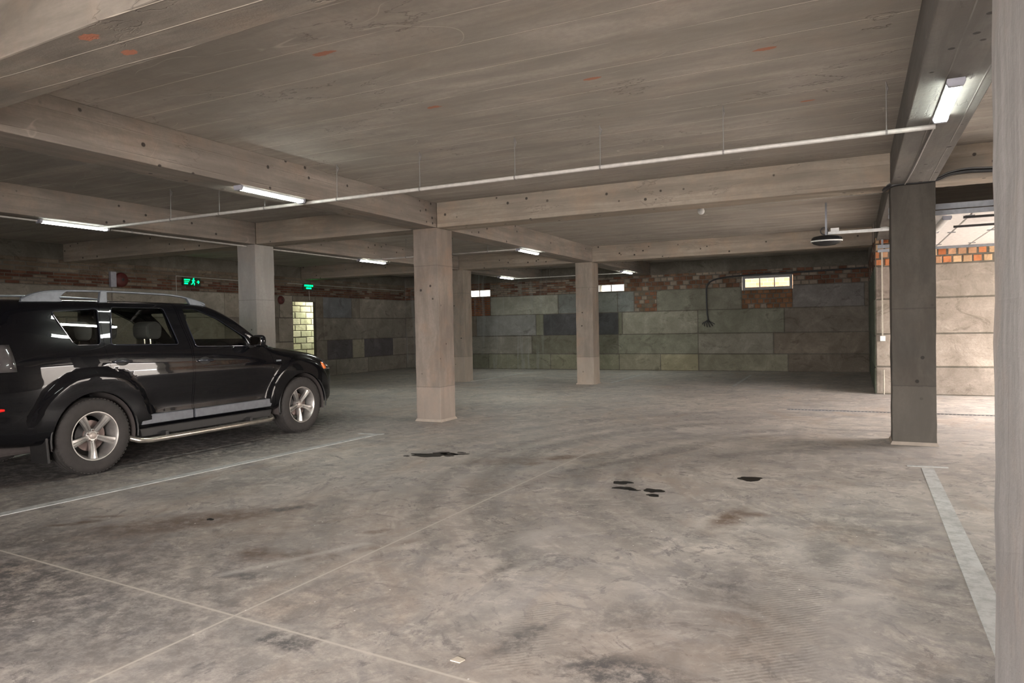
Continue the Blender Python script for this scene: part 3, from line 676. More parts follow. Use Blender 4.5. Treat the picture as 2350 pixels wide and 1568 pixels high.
# wires
def cable(name, pts, rad, mat, label, cat='cable', smoothn=6, n=8):
    pts = [Vector(p) for p in pts]; out = []
    for i in range(len(pts)-1):
        p0, p1, p2, p3 = pts[max(i-1,0)], pts[i], pts[i+1], pts[min(i+2,len(pts)-1)]
        for k in range(smoothn):
            t_ = k/smoothn; out.append(.5*((2*p1)+(-p0+p2)*t_+(2*p0-5*p1+4*p2-p3)*t_**2+(-p0+3*p1-3*p2+p3)*t_**3))
    out.append(pts[-1]); org = out[0]
    mb = MB(); mb.tube([tuple(p-org) for p in out], rad, n); o = build(name, mb, mat, loc=tuple(org), smooth=60)
    if label: tag(o, label, cat)
    return o
cable('lamp_wire', [(.56,6.35,2.885),(.55,6.9,2.888),(.53,8.0,2.886),(.50,8.92,2.886)], .006, M_conduit, 'thin pale wire running along the beam underside from the lamp to the grey column')
M_cablegrey = plain('cable_grey', (.10,.10,.10), .4)
b = cable('cable_bundle', [(.30,9.05,2.86),(.36,8.94,2.885),(.45,8.93,2.90),(.62,8.93,2.90),(.80,8.93,2.91),(.93,8.93,2.955),(1.1,8.93,2.965),(1.4,8.93,2.95),(2.4,8.94,2.95),(4.5,8.94,2.96)], .022, M_black, 'thick black cable bundle sagging across the top of the grey column')
c2 = cable('grey_cable', [(.30,9.05,2.885),(.36,8.93,2.91),(.45,8.92,2.925),(.62,8.92,2.925),(.80,8.92,2.93),(.93,8.92,2.975),(1.1,8.92,2.995),(1.4,8.92,2.98),(2.4,8.93,2.98),(4.5,8.93,2.99)], .009, M_cablegrey, None)
c2.parent = b; c2.location = c2.location - b.location
cable('wall_cable', [(.28,21.06,2.80),(-1.0,21.06,2.77),(-2.2,21.03,2.755),(-3.1,21.05,2.73),(-3.55,21.06,2.69),(-3.80,21.06,2.60),(-3.90,21.06,2.45),(-3.91,21.06,2.2),(-3.90,21.06,1.75),(-3.87,21.06,1.52),(-3.84,21.03,1.45)], .022, M_black, 'thick black cable running along the back wall over the framed window and hanging down')
r = empty('cable_junction', (-3.88,21.085,1.44), 'loose tangle of black cable ends hanging on the back wall', 'cable ends')
for i in range(6):
    a = -PI/2+ (i-2.5)*.45; mb = MB(); mb.tube([(0,0,.06),(.05*math.cos(a),-.04,.02),(.14*math.cos(a),-.05,.06*math.sin(a)),(.19*math.cos(a)+.02,-.02,.16*math.sin(a))], .014, 6); build('cable_end', mb, M_black, r, smooth=60)
# motion sensor
r = empty('motion_sensor', (-1.92,10.2,2.9), 'small white ball-shaped sensor hanging in the middle bay', 'sensor')
r.location = (-2.22,11.6,3.203)
mb = MB(); mb.lathe([(.0,-.055),(.03,-.048),(.052,-.02),(.055,.01),(.045,.04),(.03,.06),(0,.06)], 'z', 20); build('dome', mb, M_white_pl, r, smooth=60)
mb = MB(); mb.lathe([(.07,.045),(.07,.0595),(0,.0595)], 'z', 20); build('ceiling_mount', mb, M_white_pl, r)
mb = MB(); mb.tube([(0,0,.050),(.6,.0,.050),(2.55,.1,.050)], .007, 6); build('wire', mb, M_conduit, r)

# wall fittings on the entrance wall
M_cream = plain('cream_plastic', (.36,.33,.27), .5)
r = empty('wall_conduit', (.455,14.97,1.0), 'thin white vertical trunking on the daylit wall ending in a small socket box', 'trunking')
mb = MB(); mb.box(-.012,.012,-.022,.0,.10,1.70); build('trunking', mb, M_cream, r)
mb = MB(); mb.box(-.045,.045,-.05,.0,.0,.10); build('socket_box', mb, M_white_pl, r, bevel=.006)
r = empty('pipe_post', (.47,14.95,0), 'short white pipe standing on the floor against the daylit wall', 'pipe')
mb = MB(); mb.tube([(0,0,0),(0,0,.46)], .013, 12); build('pipe', mb, M_cream, r, smooth=50)

# ------------------------------------------------------------------ raised garage door, rails, opener
r = empty('garage_door', (3.0,12.4,2.69), 'white sectional garage door raised flat under the ceiling', 'garage door')
M_door = plain('white_door_panel', (.78,.76,.74), .45)
xe = [.80]+[1.30+.495*k for k in range(8)]
for i in range(8):
    mb = MB(); mb.box(xe[i]-3+.012, xe[i+1]-3-.012, -2.27, 2.27, 0, .04); build('door_section', mb, M_door, r, bevel=.004)
for x in xe[1:-1]:
    for y in (-1.9,.0,1.9):
        mb = MB(); mb.box(x-3-.05, x-3+.05, y-.03, y+.03, -.008, 0); build('hinge', mb, M_galv, r)
for y in (-2.14,-1.17):
    mb = MB(); mb.tube([(1.2-3, y, -.05),(4.7-3, y, -.05)], .016, 8); build('spring', mb, M_black, r)
for nm, y0, y1 in (('door_rail', 9.98, 10.06), ('door_rail', 14.80, 14.88)):
    s = 1 if y0 < 12 else -1
    lab = 'grey steel door rail hanging behind the grey column' if s == 1 else 'grey steel door rail above the orange bricks of the daylit wall'
    r2 = empty(nm, (.38,(y0+y1)/2,2.66), lab, 'rail')
    mb = MB(); mb.box(0,4.9,-.035,.035,.07,.125); mb.box(0,4.9,-.042,-.035,.065,.13); build('angle_bar', mb, M_galv, r2)
    mb = MB(); mb.box(0,4.9,-.03,.03,.0,.045); mb.box(0,4.9,-.036,-.03,-.005,.05); build('track', mb, M_galv, r2)
    for x in (.06,1.9,3.6):
        mb = MB(); mb.box(x,x+.035,-.004,.004,.12,.602); build('hanger', mb, M_galv, r2)
r = empty('garage_door_opener', (-.40,12.2,2.66), 'black and silver garage door motor hanging from a white rail', 'door opener')
def pod(scale):
    mb = MB(); n = 28; prof = [(0,-.075),(.55,-.07),(.85,-.045),(1.0,-.01)] if scale == 0 else [(1.0,.008),(.97,.045),(.85,.07),(.5,.085),(0,.088)]
    vs = []; 
    for (rr, z) in prof:
        for k in range(n): a = 2*PI*k/n; vs.append((.225*rr*math.cos(a), .14*rr*math.sin(a), z))
    fs = [(i*n+k, i*n+(k+1) % n, (i+1)*n+(k+1) % n, (i+1)*n+k) for i in range(len(prof)-1) for k in range(n)]
    mb.add(vs, fs); return mb
M_pod = plain('black_plastic', (.012,.013,.014), .25)
build('housing_lower', pod(0), M_pod, r, smooth=50); build('housing_upper', pod(1), M_pod, r, smooth=50)
mb = MB(); n = 28; vs = []
for (rr, z) in ((1.0,-.012),(1.03,-.006),(1.03,.006),(1.0,.01)):
    for k in range(n): a = 2*PI*k/n; vs.append((.226*rr*math.cos(a), .141*rr*math.sin(a), z))
mb.add(vs, [(i*n+k, i*n+(k+1) % n, (i+1)*n+(k+1) % n, (i+1)*n+k) for i in range(3) for k in range(n)])
build('silver_band', mb, M_white_pl, r, smooth=40)
mb = MB(); mb.box(.02,4.6,-.028,.028,.095,.14); build('drive_rail', mb, M_white_pl, r, bevel=.004)
mb = MB(); mb.box(.06,.18,-.04,.04,.14,.19); build('bracket', mb, M_white_pl, r)
mb = MB(); mb.tube([(-.03+.055*math.cos(a), 0, .155+.055*math.sin(a)) for a in [2*PI*k/20 for k in range(21)]], .009, 8, False); mb.tube([(-.03,0,.09),(-.03,0,.10)],.01,6); build('cable_coil', mb, M_black, r, smooth=60)
mb = MB(); mb.box(-.02,.01,-.012,.012,.08,.60); build('hanger', mb, M_galv, r)
cable('white_cable', [(.36,12.15,2.80),(.45,12.1,2.79),(.52,12.1,2.73),(.54,12.1,2.62)], .012, M_white_pl, 'short white cable looping down beside the grey column from the opener rail')

# ------------------------------------------------------------------ exit signs, alarm bells, wall wires
M_signbox = plain('sign_box', (.01,.03,.015), .4)
M_green = emit('sign_green', (.0,1.0,.16), 3.2)
def exit_sign(y, z, w, label, arrow, lettering):
    r = empty('exit_sign', (XL+.03, y, z), label, 'exit sign'); h = .2
    mb = MB(); mb.box(-.01,.03,-w/2,w/2,-h/2,h/2); build('sign_box', mb, M_signbox, r, bevel=.006)
    mb = MB()
    def bar(a0, b0, a1, b1, t_=.012):
        d = Vector((0,a1-a0,b1-b0)); L = d.length; d.normalize(); nrm = Vector((0,-d.z,d.y))*t_/2
        p = [Vector((.032,a0,b0))+nrm, Vector((.032,a0,b0))-nrm, Vector((.032,a1,b1))-nrm, Vector((.032,a1,b1))+nrm]
        q = [v+Vector((.004,0,0)) for v in p]; mb.add(p+q, [(0,1,2,3),(4,5,6,7),(0,1,5,4),(1,2,6,5),(2,3,7,6),(3,0,4,7)])
    c = 0
    if lettering:   # small two-line lettering block, running figure and arrow
        u = -w*.44
        for k in range(5): bar(u+k*.034, .045, u+k*.034+.02, .045,.03)
        bar(u, 0.0, u+.13, 0.0, .015); bar(u, -.045, u+.10, -.045,.03)
        c = w*.06
    else: 
        bar(-w*.25,-.03,w*.25,-.03,.04)
        for k in range(5): bar(-w*.42+k*w*.18, .045, -w*.42+k*w*.18+w*.12, .045, .05)
        c = 0
    build('lit_lettering', mb, M_green, r)
    if lettering:
        mb = MB(); mb.lathe([(0,.032),(.018,.032),(.018,.036),(0,.036)], 'x', 12, (0, c+.015, .075))
        bar(c+.015,.062,c-.005,-.005,.03); bar(c+.01,.045,c+.05,.02); bar(c+.01,.045,c-.035,.03); bar(c-.005,0,c+.035,-.03,.018); bar(c+.035,-.03,c+.03,-.08,.016); bar(c-.005,0,c-.025,-.05,.018); bar(c-.025,-.05,c-.06,-.06,.016)
        build('running_figure', mb, M_green, r)
        mb = MB(); a = w*.34
        bar(a-.03,0,a+.02,0,.018); bar(a,.035,a+.035,0,.016); bar(a,-.035,a+.035,0,.016)
        build('arrow', mb, M_green, r)
exit_sign(12.02, 2.64, .50, 'green lit exit sign with running figure and arrow, above the car roof', True, True)
exit_sign(16.08, 2.68, .42, 'small green lit exit sign above the doorway', False, False)
M_red = plain('alarm_red', (.075,.010,.008), .6)
for (y, z, lab) in ((10.22, 2.60, 'dark red round alarm bell beside a grey box on the brick band'), (15.0, 2.28, 'small dark red alarm bell beside the pale column')):
    r = empty('alarm_bell', (XL+.0, y, z), lab, 'alarm bell')
    mb = MB(); s = .16 if z > 2.5 else .12
    mb.lathe([(0,.07),(s*.3,.072),(s*.8,.055),(s,.02),(s,0),(0,0)], 'x', 24, (0,0,0)); build('bell_dome', mb, M_red, r, smooth=50)
    mb = MB(); mb.lathe([(0,.085),(s*.2,.08),(s*.2,.07)], 'x', 12); build('hub', mb, M_black, r)
    if z > 2.5:
        mb = MB(); mb.box(0,.07,-.28,-.15,-.17,.16); build('control_box', mb, M_grey_cap, r, bevel=.005)
def wwire(pts, label):
    cable('wall_wire', pts, .008, M_conduit, label, smoothn=1, n=6)
wwire([(XL+.03,11.6,2.30),(XL+.03,11.6,2.76),(XL+.03,14.0,2.74)], 'thin wire on the wall rising beside the exit sign over the car')
wwire([(XL+.03,15.25,2.76),(XL+.03,17.0,2.76),(XL+.03,21.0,2.76)], 'thin wire along the wall above the doorway')
wwire([(XL+.03,16.12,2.58),(XL+.03,16.14,2.30)], 'short dark wire between the small exit sign and the doorway')
# ------------------------------------------------------------------ the black car
CX, CY = -7.84, 6.02
def catmull(T, n):
    """T: (m, ...) array, resample to n rows with catmull-rom"""
    m = len(T); out = []
    for s_ in np.linspace(0, m-1, n):
        i = min(int(s_), m-2); t_ = s_-i
        p0, p1, p2, p3 = T[max(i-1,0)], T[i], T[i+1], T[min(i+2,m-1)]
        out.append(.5*((2*p1)+(-p0+p2)*t_+(2*p0-5*p1+4*p2-p3)*t_**2+(-p0+3*p1-3*p2+p3)*t_**3))
    return np.array(out)
#        Y     k0z   k1x   k2x,k2z     k3x,k3z    k4x,k4z     k5x,k5z      k6x,k6z      k7x,k7z      k8x,k8z       k9x,k9z      k10z   dY(k6..k10)
ST = [
 (3.40, .52, .50, .62,.56, .68,.72, .69,.93, .67,1.12, .64,1.26, .585,1.46, .50,1.63, .30,1.70, 1.715, (0,.10,.30,.34,.36)),
 (3.46, .44, .60, .78,.50, .83,.72, .84,.94, .82,1.14, .78,1.28, .69,1.50, .585,1.68, .36,1.745, 1.76, (0,.08,.26,.30,.32)),
 (3.64, .38, .72, .91,.48, .93,.72, .935,.95,.92,1.16, .87,1.30, .765,1.53, .66,1.71, .46,1.755,1.77, (0,.05,.16,.18,.20)),
 (3.95, .35, .80, .945,.46,.965,.72,.970,.95,.955,1.17,.92,1.30, .82,1.53, .71,1.725,.50,1.758,1.772,(0,.0,.03,.04,.05)),
 (4.50, .345,.80, .945,.44,.965,.72,.978,.95,.965,1.17,.935,1.29,.83,1.52, .735,1.73,.52,1.760,1.775,(0,0,0,0,0)),
 (5.10, .345,.80, .940,.44,.958,.70,.978,.95,.965,1.16,.935,1.28,.835,1.52,.74,1.732,.52,1.762,1.777,(0,0,0,0,0)),
 (5.70, .345,.80, .940,.44,.958,.70,.978,.95,.965,1.14,.935,1.26,.84,1.50, .74,1.728,.52,1.758,1.775,(0,0,0,0,0)),
 (6.10, .345,.80, .940,.44,.958,.70,.978,.94,.965,1.12,.935,1.24,.845,1.48,.745,1.70,.52,1.745,1.762,(0,0,0,0,0)),
 (6.45, .345,.80, .940,.44,.958,.70,.978,.93,.965,1.10,.932,1.22,.875,1.39,.81,1.545,.52,1.655,1.69,(0,0,0,0,0)),
 (6.80, .345,.80, .940,.44,.958,.70,.976,.92,.960,1.07,.925,1.17,.905,1.23,.875,1.30,.55,1.43,1.485,(0,0,0,0,0)),
 (7.15, .345,.80, .940,.44,.960,.69,.976,.90,.955,1.04,.91,1.12, .86,1.155,.78,1.18,.52,1.225,1.255,(0,0,0,0,0)),
 (7.50, .345,.78, .940,.44,.960,.68,.974,.88,.945,1.01,.885,1.085,.82,1.12,.74,1.14,.48,1.165,1.175,(0,0,0,0,0)),
 (7.90, .34, .72, .925,.43,.945,.66,.952,.84,.92,.95,  .85,1.02, .77,1.055,.68,1.08,.44,1.11,1.12,(0,0,0,0,0)),
 (8.16, .32, .62, .83,.42, .865,.62,.87,.80,  .83,.90,  .76,.96,  .68,.995,.59,1.02, .38,1.045,1.055,(0,0,0,0,0)),
 (8.33, .34, .48, .64,.42, .70,.60, .71,.77,  .67,.865, .60,.91,  .54,.935,.46,.95, .30,.97, .98,(0,0,0,0,0)),
 (8.42, .40, .34, .48,.46, .54,.60, .55,.74,  .52,.82,  .46,.855, .41,.87,.34,.88, .22,.892,.90,(0,0,0,0,0)),
]
HUBS = ((4.53,.385),(7.48,.385))
def section(st, off):
    Y, zb, k1, k2x,k2z,k3x,k3z,k4x,k4z,k5x,k5z,k6x,k6z,k7x,k7z,k8x,k8z,k9x,k9z,k10z,dY = st
    P = [(0,Y,zb),(k1*.5,Y,zb),(k1,Y,zb+.005),(k2x,Y,k2z),(k3x,Y,k3z),(k4x,Y,k4z),(k5x,Y,k5z),(k6x,Y+dY[0],k6z),(k7x,Y+dY[1],k7z),(k8x,Y+dY[2],k8z),(k9x,Y+dY[3],k9z),(0,Y+dY[4],k10z)]
    return np.array(P)
def loft(off=0., flare=True, ny=120, ns=46, zb_up=0.):
    T = np.array([section(s, 0) for s in ST])
    A = catmull(T, ny)                       # along the car
    B = np.array([catmull(a, ns) for a in A])  # round the half section -> ny, ns, 3
    B[:,0,0] = 0; B[:,-1,0] = 0
    if flare:
        x, y, z = B[...,0], B[...,1], B[...,2]
        for hy, hz in HUBS:
            r = np.hypot(y-hy, z-hz); m = np.clip((.675-r)/.055, 0, 1); m = m*m*(3-2*m)
            B[...,0] += np.where(x > .80, .030*m*np.clip((z-.30)/.1, 0, 1), 0)
        # crease under the handles
        m = np.exp(-((z-.955)/.035)**2)*np.clip((y-4.0)/.5,0,1)*np.clip((7.2-y)/.5,0,1); B[...,0] += np.where(x > .9, .006*m, 0)
        m = np.exp(-((z-.60)/.10)**2)*np.clip((y-5.0)/.3,0,1)*np.clip((6.95-y)/.3,0,1); B[...,0] -= np.where(x > .9, .012*m, 0)
    full = np.concatenate([B, B[:,::-1][:,1:-1]*np.array([-1,1,1])], 1); nf = full.shape[1]
    V = full.reshape(-1, 3).copy(); I = np.arange(ny*nf).reshape(ny, nf)
    F = []
    for i in range(ny-1):
        for k in range(nf): F.append((I[i,k], I[i,(k+1) % nf], I[i+1,(k+1) % nf], I[i+1,k]))
    V = V.tolist()
    for end, sgn in ((0,-1),(ny-1,1)):      # domed end caps
        prev = list(I[end]); ring = full[end]; c = ring.mean(0)
        for s_, b_ in ((.8,.02),(.55,.035),(.3,.043)):
            new = [];
            for p in ring:
                q = c+(p-c)*s_; q = q.copy(); q[1] = p[1]*s_+c[1]*(1-s_)+sgn*b_; V.append(q.tolist()); new.append(len(V)-1)
            for k in range(nf): F.append((prev[k], prev[(k+1) % nf], new[(k+1) % nf], new[k]))
            prev = new
        F.append(tuple(prev))
    me = bpy.data.meshes.new('loft'); me.from_pydata(V, [], F); me.update(); fixn(me)
    if off:
        bm = bmesh.new(); bm.from_mesh(me); bm.normal_update()
        for v in bm.verts: v.co -= v.normal*off
        bm.to_mesh(me); bm.free()
        if zb_up:
            for v in me.vertices:
                if v.co.z < .6: v.co.z += zb_up*(1-max(0, (v.co.z-.40)/.2)) if v.co.z < .6 else 0
    for v in me.vertices: v.co.y -= CY
    me.update(); return me, B
def tmpo(me): o = bpy.data.objects.new('tmp', me); COL.objects.link(o); return o
def prism_obj(polys, axis, a, b):
    mb = MB()
    for p in polys: mb.prism(p, axis, a, b)
    me = mb.mesh('prism'); fixn(me); return tmpo(me)
def boolean(me, ops):
    o = tmpo(me)
    for other, op in ops:
        m = o.modifiers.new('b', 'BOOLEAN'); m.operation = op; m.object = other; m.solver = 'EXACT'
    dg = bpy.context.evaluated_depsgraph_get(); dg.update()
    r = bpy.data.meshes.new_from_object(o.evaluated_get(dg)); bpy.data.objects.remove(o); r.materials.clear(); return r
def loc2(p): return [(y-CY, z) for y, z in p]
def shrink(poly, d):
    n = len(poly); out = []
    area = sum(poly[i][0]*poly[(i+1) % n][1]-poly[(i+1) % n][0]*poly[i][1] for i in range(n)); sg = 1 if area > 0 else -1
    for i in range(n):
        p0, p1, p2 = Vector(poly[i-1]), Vector(poly[i]), Vector(poly[(i+1) % n])
        a = (p1-p0).normalized(); b = (p2-p1).normalized(); na = Vector((-a.y, a.x))*sg; nb_ = Vector((-b.y, b.x))*sg
        k = (na+nb_); k = k/max(.35, k.length_squared/2)/1.0 if k.length > 1e-6 else na
        out.append((p1.x+k.x*d/1.0*.5*2/ max(1e-6, 1) * .5 * 2 / 2 * 1.0, p1.y+k.y*d*.5*2/2))
    return out
def roundpoly(poly, r, seg=4):
    n = len(poly); out = []
    for i in range(n):
        p0, p1, p2 = Vector(poly[i-1]), Vector(poly[i]), Vector(poly[(i+1) % n])
        a = p1+(p0-p1).normalized()*min(r, (p0-p1).length*.45); b = p1+(p2-p1).normalized()*min(r, (p2-p1).length*.45)
        for k in range(seg+1):
            t_ = k/seg; q = a*(1-t_)**2+p1*2*t_*(1-t_)+b*t_*t_; out.append((q.x, q.y))
    return out
# side outlines (Y, z)
DOOR_R = [(4.73,1.745),(5.625,1.745),(5.70,1.24),(5.69,.375),(5.04,.375),(5.08,.50),(5.06,.66),(4.98,.84),(4.84,.98),(4.70,1.06),(4.66,1.28)]
DOOR_F = [(5.645,1.745),(6.02,1.735),(6.30,1.625),(6.60,1.435),(6.90,1.22),(6.955,1.05),(6.955,.375),(5.71,.375),(5.72,1.24)]
WIN_Q = roundpoly([(4.23,1.635),(4.70,1.672),(4.625,1.30),(4.37,1.30)], .035)
WIN_R = roundpoly([(4.86,1.69),(5.49,1.69),(5.54,1.275),(4.74,1.295)], .035)
WIN_F = roundpoly([(5.73,1.69),(5.93,1.685),(6.22,1.565),(6.56,1.34),(6.60,1.225),(5.77,1.245)], .03)
WSH = roundpoly([(-.64,1.665),(.64,1.665),(.80,1.315),(-.80,1.315)], .05)
RGL = roundpoly([(-.50,1.60),(.50,1.60),(.62,1.30),(-.62,1.30)], .05)
outer, BG = loft(0., ny=190, ns=74)
def cavity():
    T = np.array([section(s, 0) for s in ST if 3.6 < s[0] < 7.0])
    T[0,:,1] += .06; B = np.array([catmull(a, 30) for a in catmull(T, 44)]); B[:,0,0] = 0; B[:,-1,0] = 0
    B[...,0] *= .945; z = B[...,2]; B[...,2] = np.maximum(np.where(z > 1.0, z-.035*np.clip((z-1.0)/.2, 0, 1), z), .50+.02*np.clip((z-.34)/.3, 0, 1))
    full = np.concatenate([B, B[:,::-1][:,1:-1]*np.array([-1,1,1])], 1); ny, nf = full.shape[:2]
    V = full.reshape(-1, 3).copy(); V[:,1] -= CY; I = np.arange(ny*nf).reshape(ny, nf)
    F = [(I[i,k], I[i,(k+1) % nf], I[i+1,(k+1) % nf], I[i+1,k]) for i in range(ny-1) for k in range(nf)]+[tuple(I[0]), tuple(I[-1][::-1])]
    me = bpy.data.meshes.new('cavity'); me.from_pydata(V.tolist(), [], [tuple(int(q) for q in f) for f in F]); me.update(); fixn(me); return me
inner = cavity()
car = empty('car', (CX, CY, 0), 'black estate car with silver roof rails and alloy wheels, parked in the side bay', 'car')
oi = tmpo(inner)
wells = MB()
for hy, hz in HUBS:
    for s in (1, -1):
        a, b = sorted((s*.66, s*1.2)); n = 40
        pts = [(hy-CY+.445*math.cos(2*PI*k/n), hz+.0+.445*math.sin(2*PI*k/n)) for k in range(n)]
        wells.prism(pts, 0, a, b)
me_w = wells.mesh('w'); fixn(me_w); ow = tmpo(me_w)
wl = MB()
for s in (1, -1):
    a, b = sorted((s*.45, s*1.2))
    for w_ in (WIN_Q, WIN_R, WIN_F): wl.prism(loc2(w_), 0, a, b)
wl.prism(WSH, 1, 6.10-CY, 7.5-CY); wl.prism(RGL, 1, 3.1-CY, 4.0-CY)
me_l = wl.mesh('l'); fixn(me_l); ol = tmpo(me_l)
dl = MB()
for s in (1, -1):
    a, b = sorted((s*.60, s*1.2))
    for d_ in (DOOR_R, DOOR_F): dl.prism(loc2(d_), 0, a, b)
me_d = dl.mesh('d'); fixn(me_d); od = tmpo(me_d)
shell = boolean(outer.copy(), [(oi, 'DIFFERENCE'), (ow, 'DIFFERENCE'), (ol, 'DIFFERENCE')])
body = boolean(shell.copy(), [(od, 'DIFFERENCE')])
def keep_big(me, share=.02):
    bm = bmesh.new(); bm.from_mesh(me); seen = set(); isl = []
    for v in bm.verts:
        if v in seen: continue
        st_ = [v]; seen.add(v); g = []
        while st_:
            a = st_.pop(); g.append(a)
            for e in a.link_edges:
                b_ = e.other_vert(a)
                if b_ not in seen: seen.add(b_); st_.append(b_)
        isl.append(g)
    m = max(len(g) for g in isl)
    bmesh.ops.delete(bm, geom=[v for g in isl if len(g) < m for v in g], context='VERTS'); bm.to_mesh(me); bm.free()
keep_big(body)
M_carp = NT('black_paint').bsdf((.0035,.0035,.0045), .25, Coat_Weight=.75, Coat_Roughness=.02, Coat_IOR=1.45, Specular_IOR_Level=.05)
M_trimb = plain('black_trim', (.016,.015,.015), .5)
M_inter = plain('interior_dark', (.035,.034,.035), .8)
link('car_body', body, M_carp, car, smooth=32)
M_cglass = thin_glass('car_glass', (.82,.86,.80), .8)
def scaled(poly, k):
    cx = sum(p[0] for p in poly)/len(poly); cy = sum(p[1] for p in poly)/len(poly); return [(cx+(x-cx)*k, cy+(y-cy)*k) for x, y in poly]
def inpoly(x, y, poly):
    c = False; n = len(poly)
    for i in range(n):
        x0, y0 = poly[i]; x1, y1 = poly[i-1]
        if (y0 > y) != (y1 > y) and x < (x1-x0)*(y-y0)/(y1-y0)+x0: c = not c
    return c
def surfx(y, z):
    """half width of the body side at (Y, z)"""
    best = None; bd = 9
    d = (BG[...,1]-y)**2+(BG[...,2]-z)**2; d = np.where(BG[...,0] > .3, d, 9)
    idx = np.argsort(d.ravel())[:4]; w_ = 1/(d.ravel()[idx]+1e-5); return float((BG[...,0].ravel()[idx]*w_).sum()/w_.sum())
gsrc, GB = loft(0., flare=False, ny=200, ns=80)
def glass_side(poly, sgn, name, parent, inset=.016):
    # sheet fitted to the side surface: fan of strips between polygon points
    pts = scaled(poly, 1.05); bm = bmesh.new()
    ys = [p[0] for p in pts]; zs = [p[1] for p in pts]; ny_, nz_ = 14, 9
    vs = [bm.verts.new((0, y, z)) for y, z in pts]; bm.faces.new(vs)
    for k in range(1, ny_):
        c = min(ys)+(max(ys)-min(ys))*k/ny_; g = bm.verts[:]+bm.edges[:]+bm.faces[:]; bmesh.ops.bisect_plane(bm, geom=g, plane_co=(0,c,0), plane_no=(0,1,0))
    for k in range(1, nz_):
        c = min(zs)+(max(zs)-min(zs))*k/nz_; g = bm.verts[:]+bm.edges[:]+bm.faces[:]; bmesh.ops.bisect_plane(bm, geom=g, plane_co=(0,0,c), plane_no=(0,0,1))
    for v in bm.verts: v.co = Vector((sgn*(fitx(v.co.y, v.co.z)-inset), v.co.y-CY, v.co.z))
    bmesh.ops.recalc_face_normals(bm, faces=bm.faces)
    me = bpy.data.meshes.new(name); bm.to_mesh(me); bm.free(); return link(name, me, M_cglass, parent, smooth=60)
# smooth fit of the greenhouse side: x as quadratic in z and y
_m = (GB[...,2] > 1.22) & (GB[...,2] < 1.72) & (GB[...,0] > .6) & (GB[...,1] > 4.0) & (GB[...,1] < 6.6) & (GB[...,0] < .95)
_y = GB[...,1][_m]-5.3; _z = GB[...,2][_m]-1.45
_A = np.stack([np.ones_like(_y), _y, _z, _y*_y, _z*_z, _y*_z], 1); _c, *_ = np.linalg.lstsq(_A, GB[...,0][_m], rcond=None)
def fitx(y, z):
    y -= 5.3; z -= 1.45; return float(np.dot(_c, [1, y, z, y*y, z*z, y*z]))
def window_trim(poly, sgn, parent):
    mb = MB(); pts = [(sgn*(fitx(y, z)+.002), y-CY, z) for y, z in scaled(poly, 1.005)]; pts.append(pts[0]); pts.append(pts[1]) if False else None
    mb.tube(pts, .0065, 6, False); return build('window_trim', mb, M_trimb2, parent, smooth=60)
M_trimb2 = NT('gloss_trim').bsdf((.02,.022,.03), .12, Coat_Weight=1.)
for sgn in (1, -1):
    glass_side(WIN_Q, sgn, 'quarter_window', car); window_trim(WIN_Q, sgn, car)
    for nm, dp, wp, hx in (('rear_door', DOOR_R, WIN_R, 4.83), ('front_door', DOOR_F, WIN_F, 5.87)):
        po = prism_obj([loc2(scaled(dp, .9925))], 0, *sorted((sgn*.60, sgn*1.2)))
        dm = boolean(shell.copy(), [(po, 'INTERSECT')]); bpy.data.objects.remove(po)
        d = link(nm, dm, M_carp, car, smooth=32)
        glass_side(wp, sgn, 'window_pane', d); window_trim(wp, sgn, d)
        # handle with its cup
        z = 1.115 if nm == 'rear_door' else 1.075; x = fitx_low = surfx(hx, z)
        mb = MB(); y = hx-CY
        pts = [(sgn*(x+.002), y-.10, z+.004),(sgn*(x+.030), y-.085, z+.006),(sgn*(x+.034), y, z+.004),(sgn*(x+.030), y+.085, z),(sgn*(x+.002), y+.10, z-.002)]
        mb.tube(pts, [.010,.013,.013,.013,.010], 10); build('door_handle', mb, M_trimb2, d, smooth=60)
        mb = MB(); n = 20; vs = [(sgn*(x+.0035), y+.075*math.cos(2*PI*k/n), z-.002+.038*math.sin(2*PI*k/n)) for k in range(n)]+[(sgn*(x-.006), y+.085*math.cos(2*PI*k/n), z-.002+.046*math.sin(2*PI*k/n)) for k in range(n)]
        mb.add(vs, [tuple(range(n))]+[(k, (k+1) % n, n+(k+1) % n, n+k) for k in range(n)]); build('handle_cup', mb, M_trimb, d, smooth=50)
        # silver sill strip
        y0, y1 = ((5.03,5.685) if nm == 'rear_door' else (5.715,6.90)); mb = MB()
        prof = [(y0,.425),(y1,.425),(y1,.525),(y0+.0,.525)] if nm != 'rear_door' else [(y0,.425),(y1,.425),(y1,.525),(y0+.06,.53),(y0,.49)]
        if nm == 'front_door': prof = [(y0,.425),(y1-.02,.425),(y1,.46),(y1-.03,.53),(y0,.525)]
        a, b = sorted((sgn*.925, sgn*.978)); mb.prism(loc2(prof), 0, a, b); build('silver_strip', mb, M_silver if 'M_silver' in globals() else plain('silver_trim', (.125,.13,.145), .45, .3), d, bevel=.008)
        M_silver = bpy.data.materials['silver_trim']
M_silver = bpy.data.materials['silver_trim']; M_rail = plain('rail_silver', (.15,.165,.185), .45, .5)
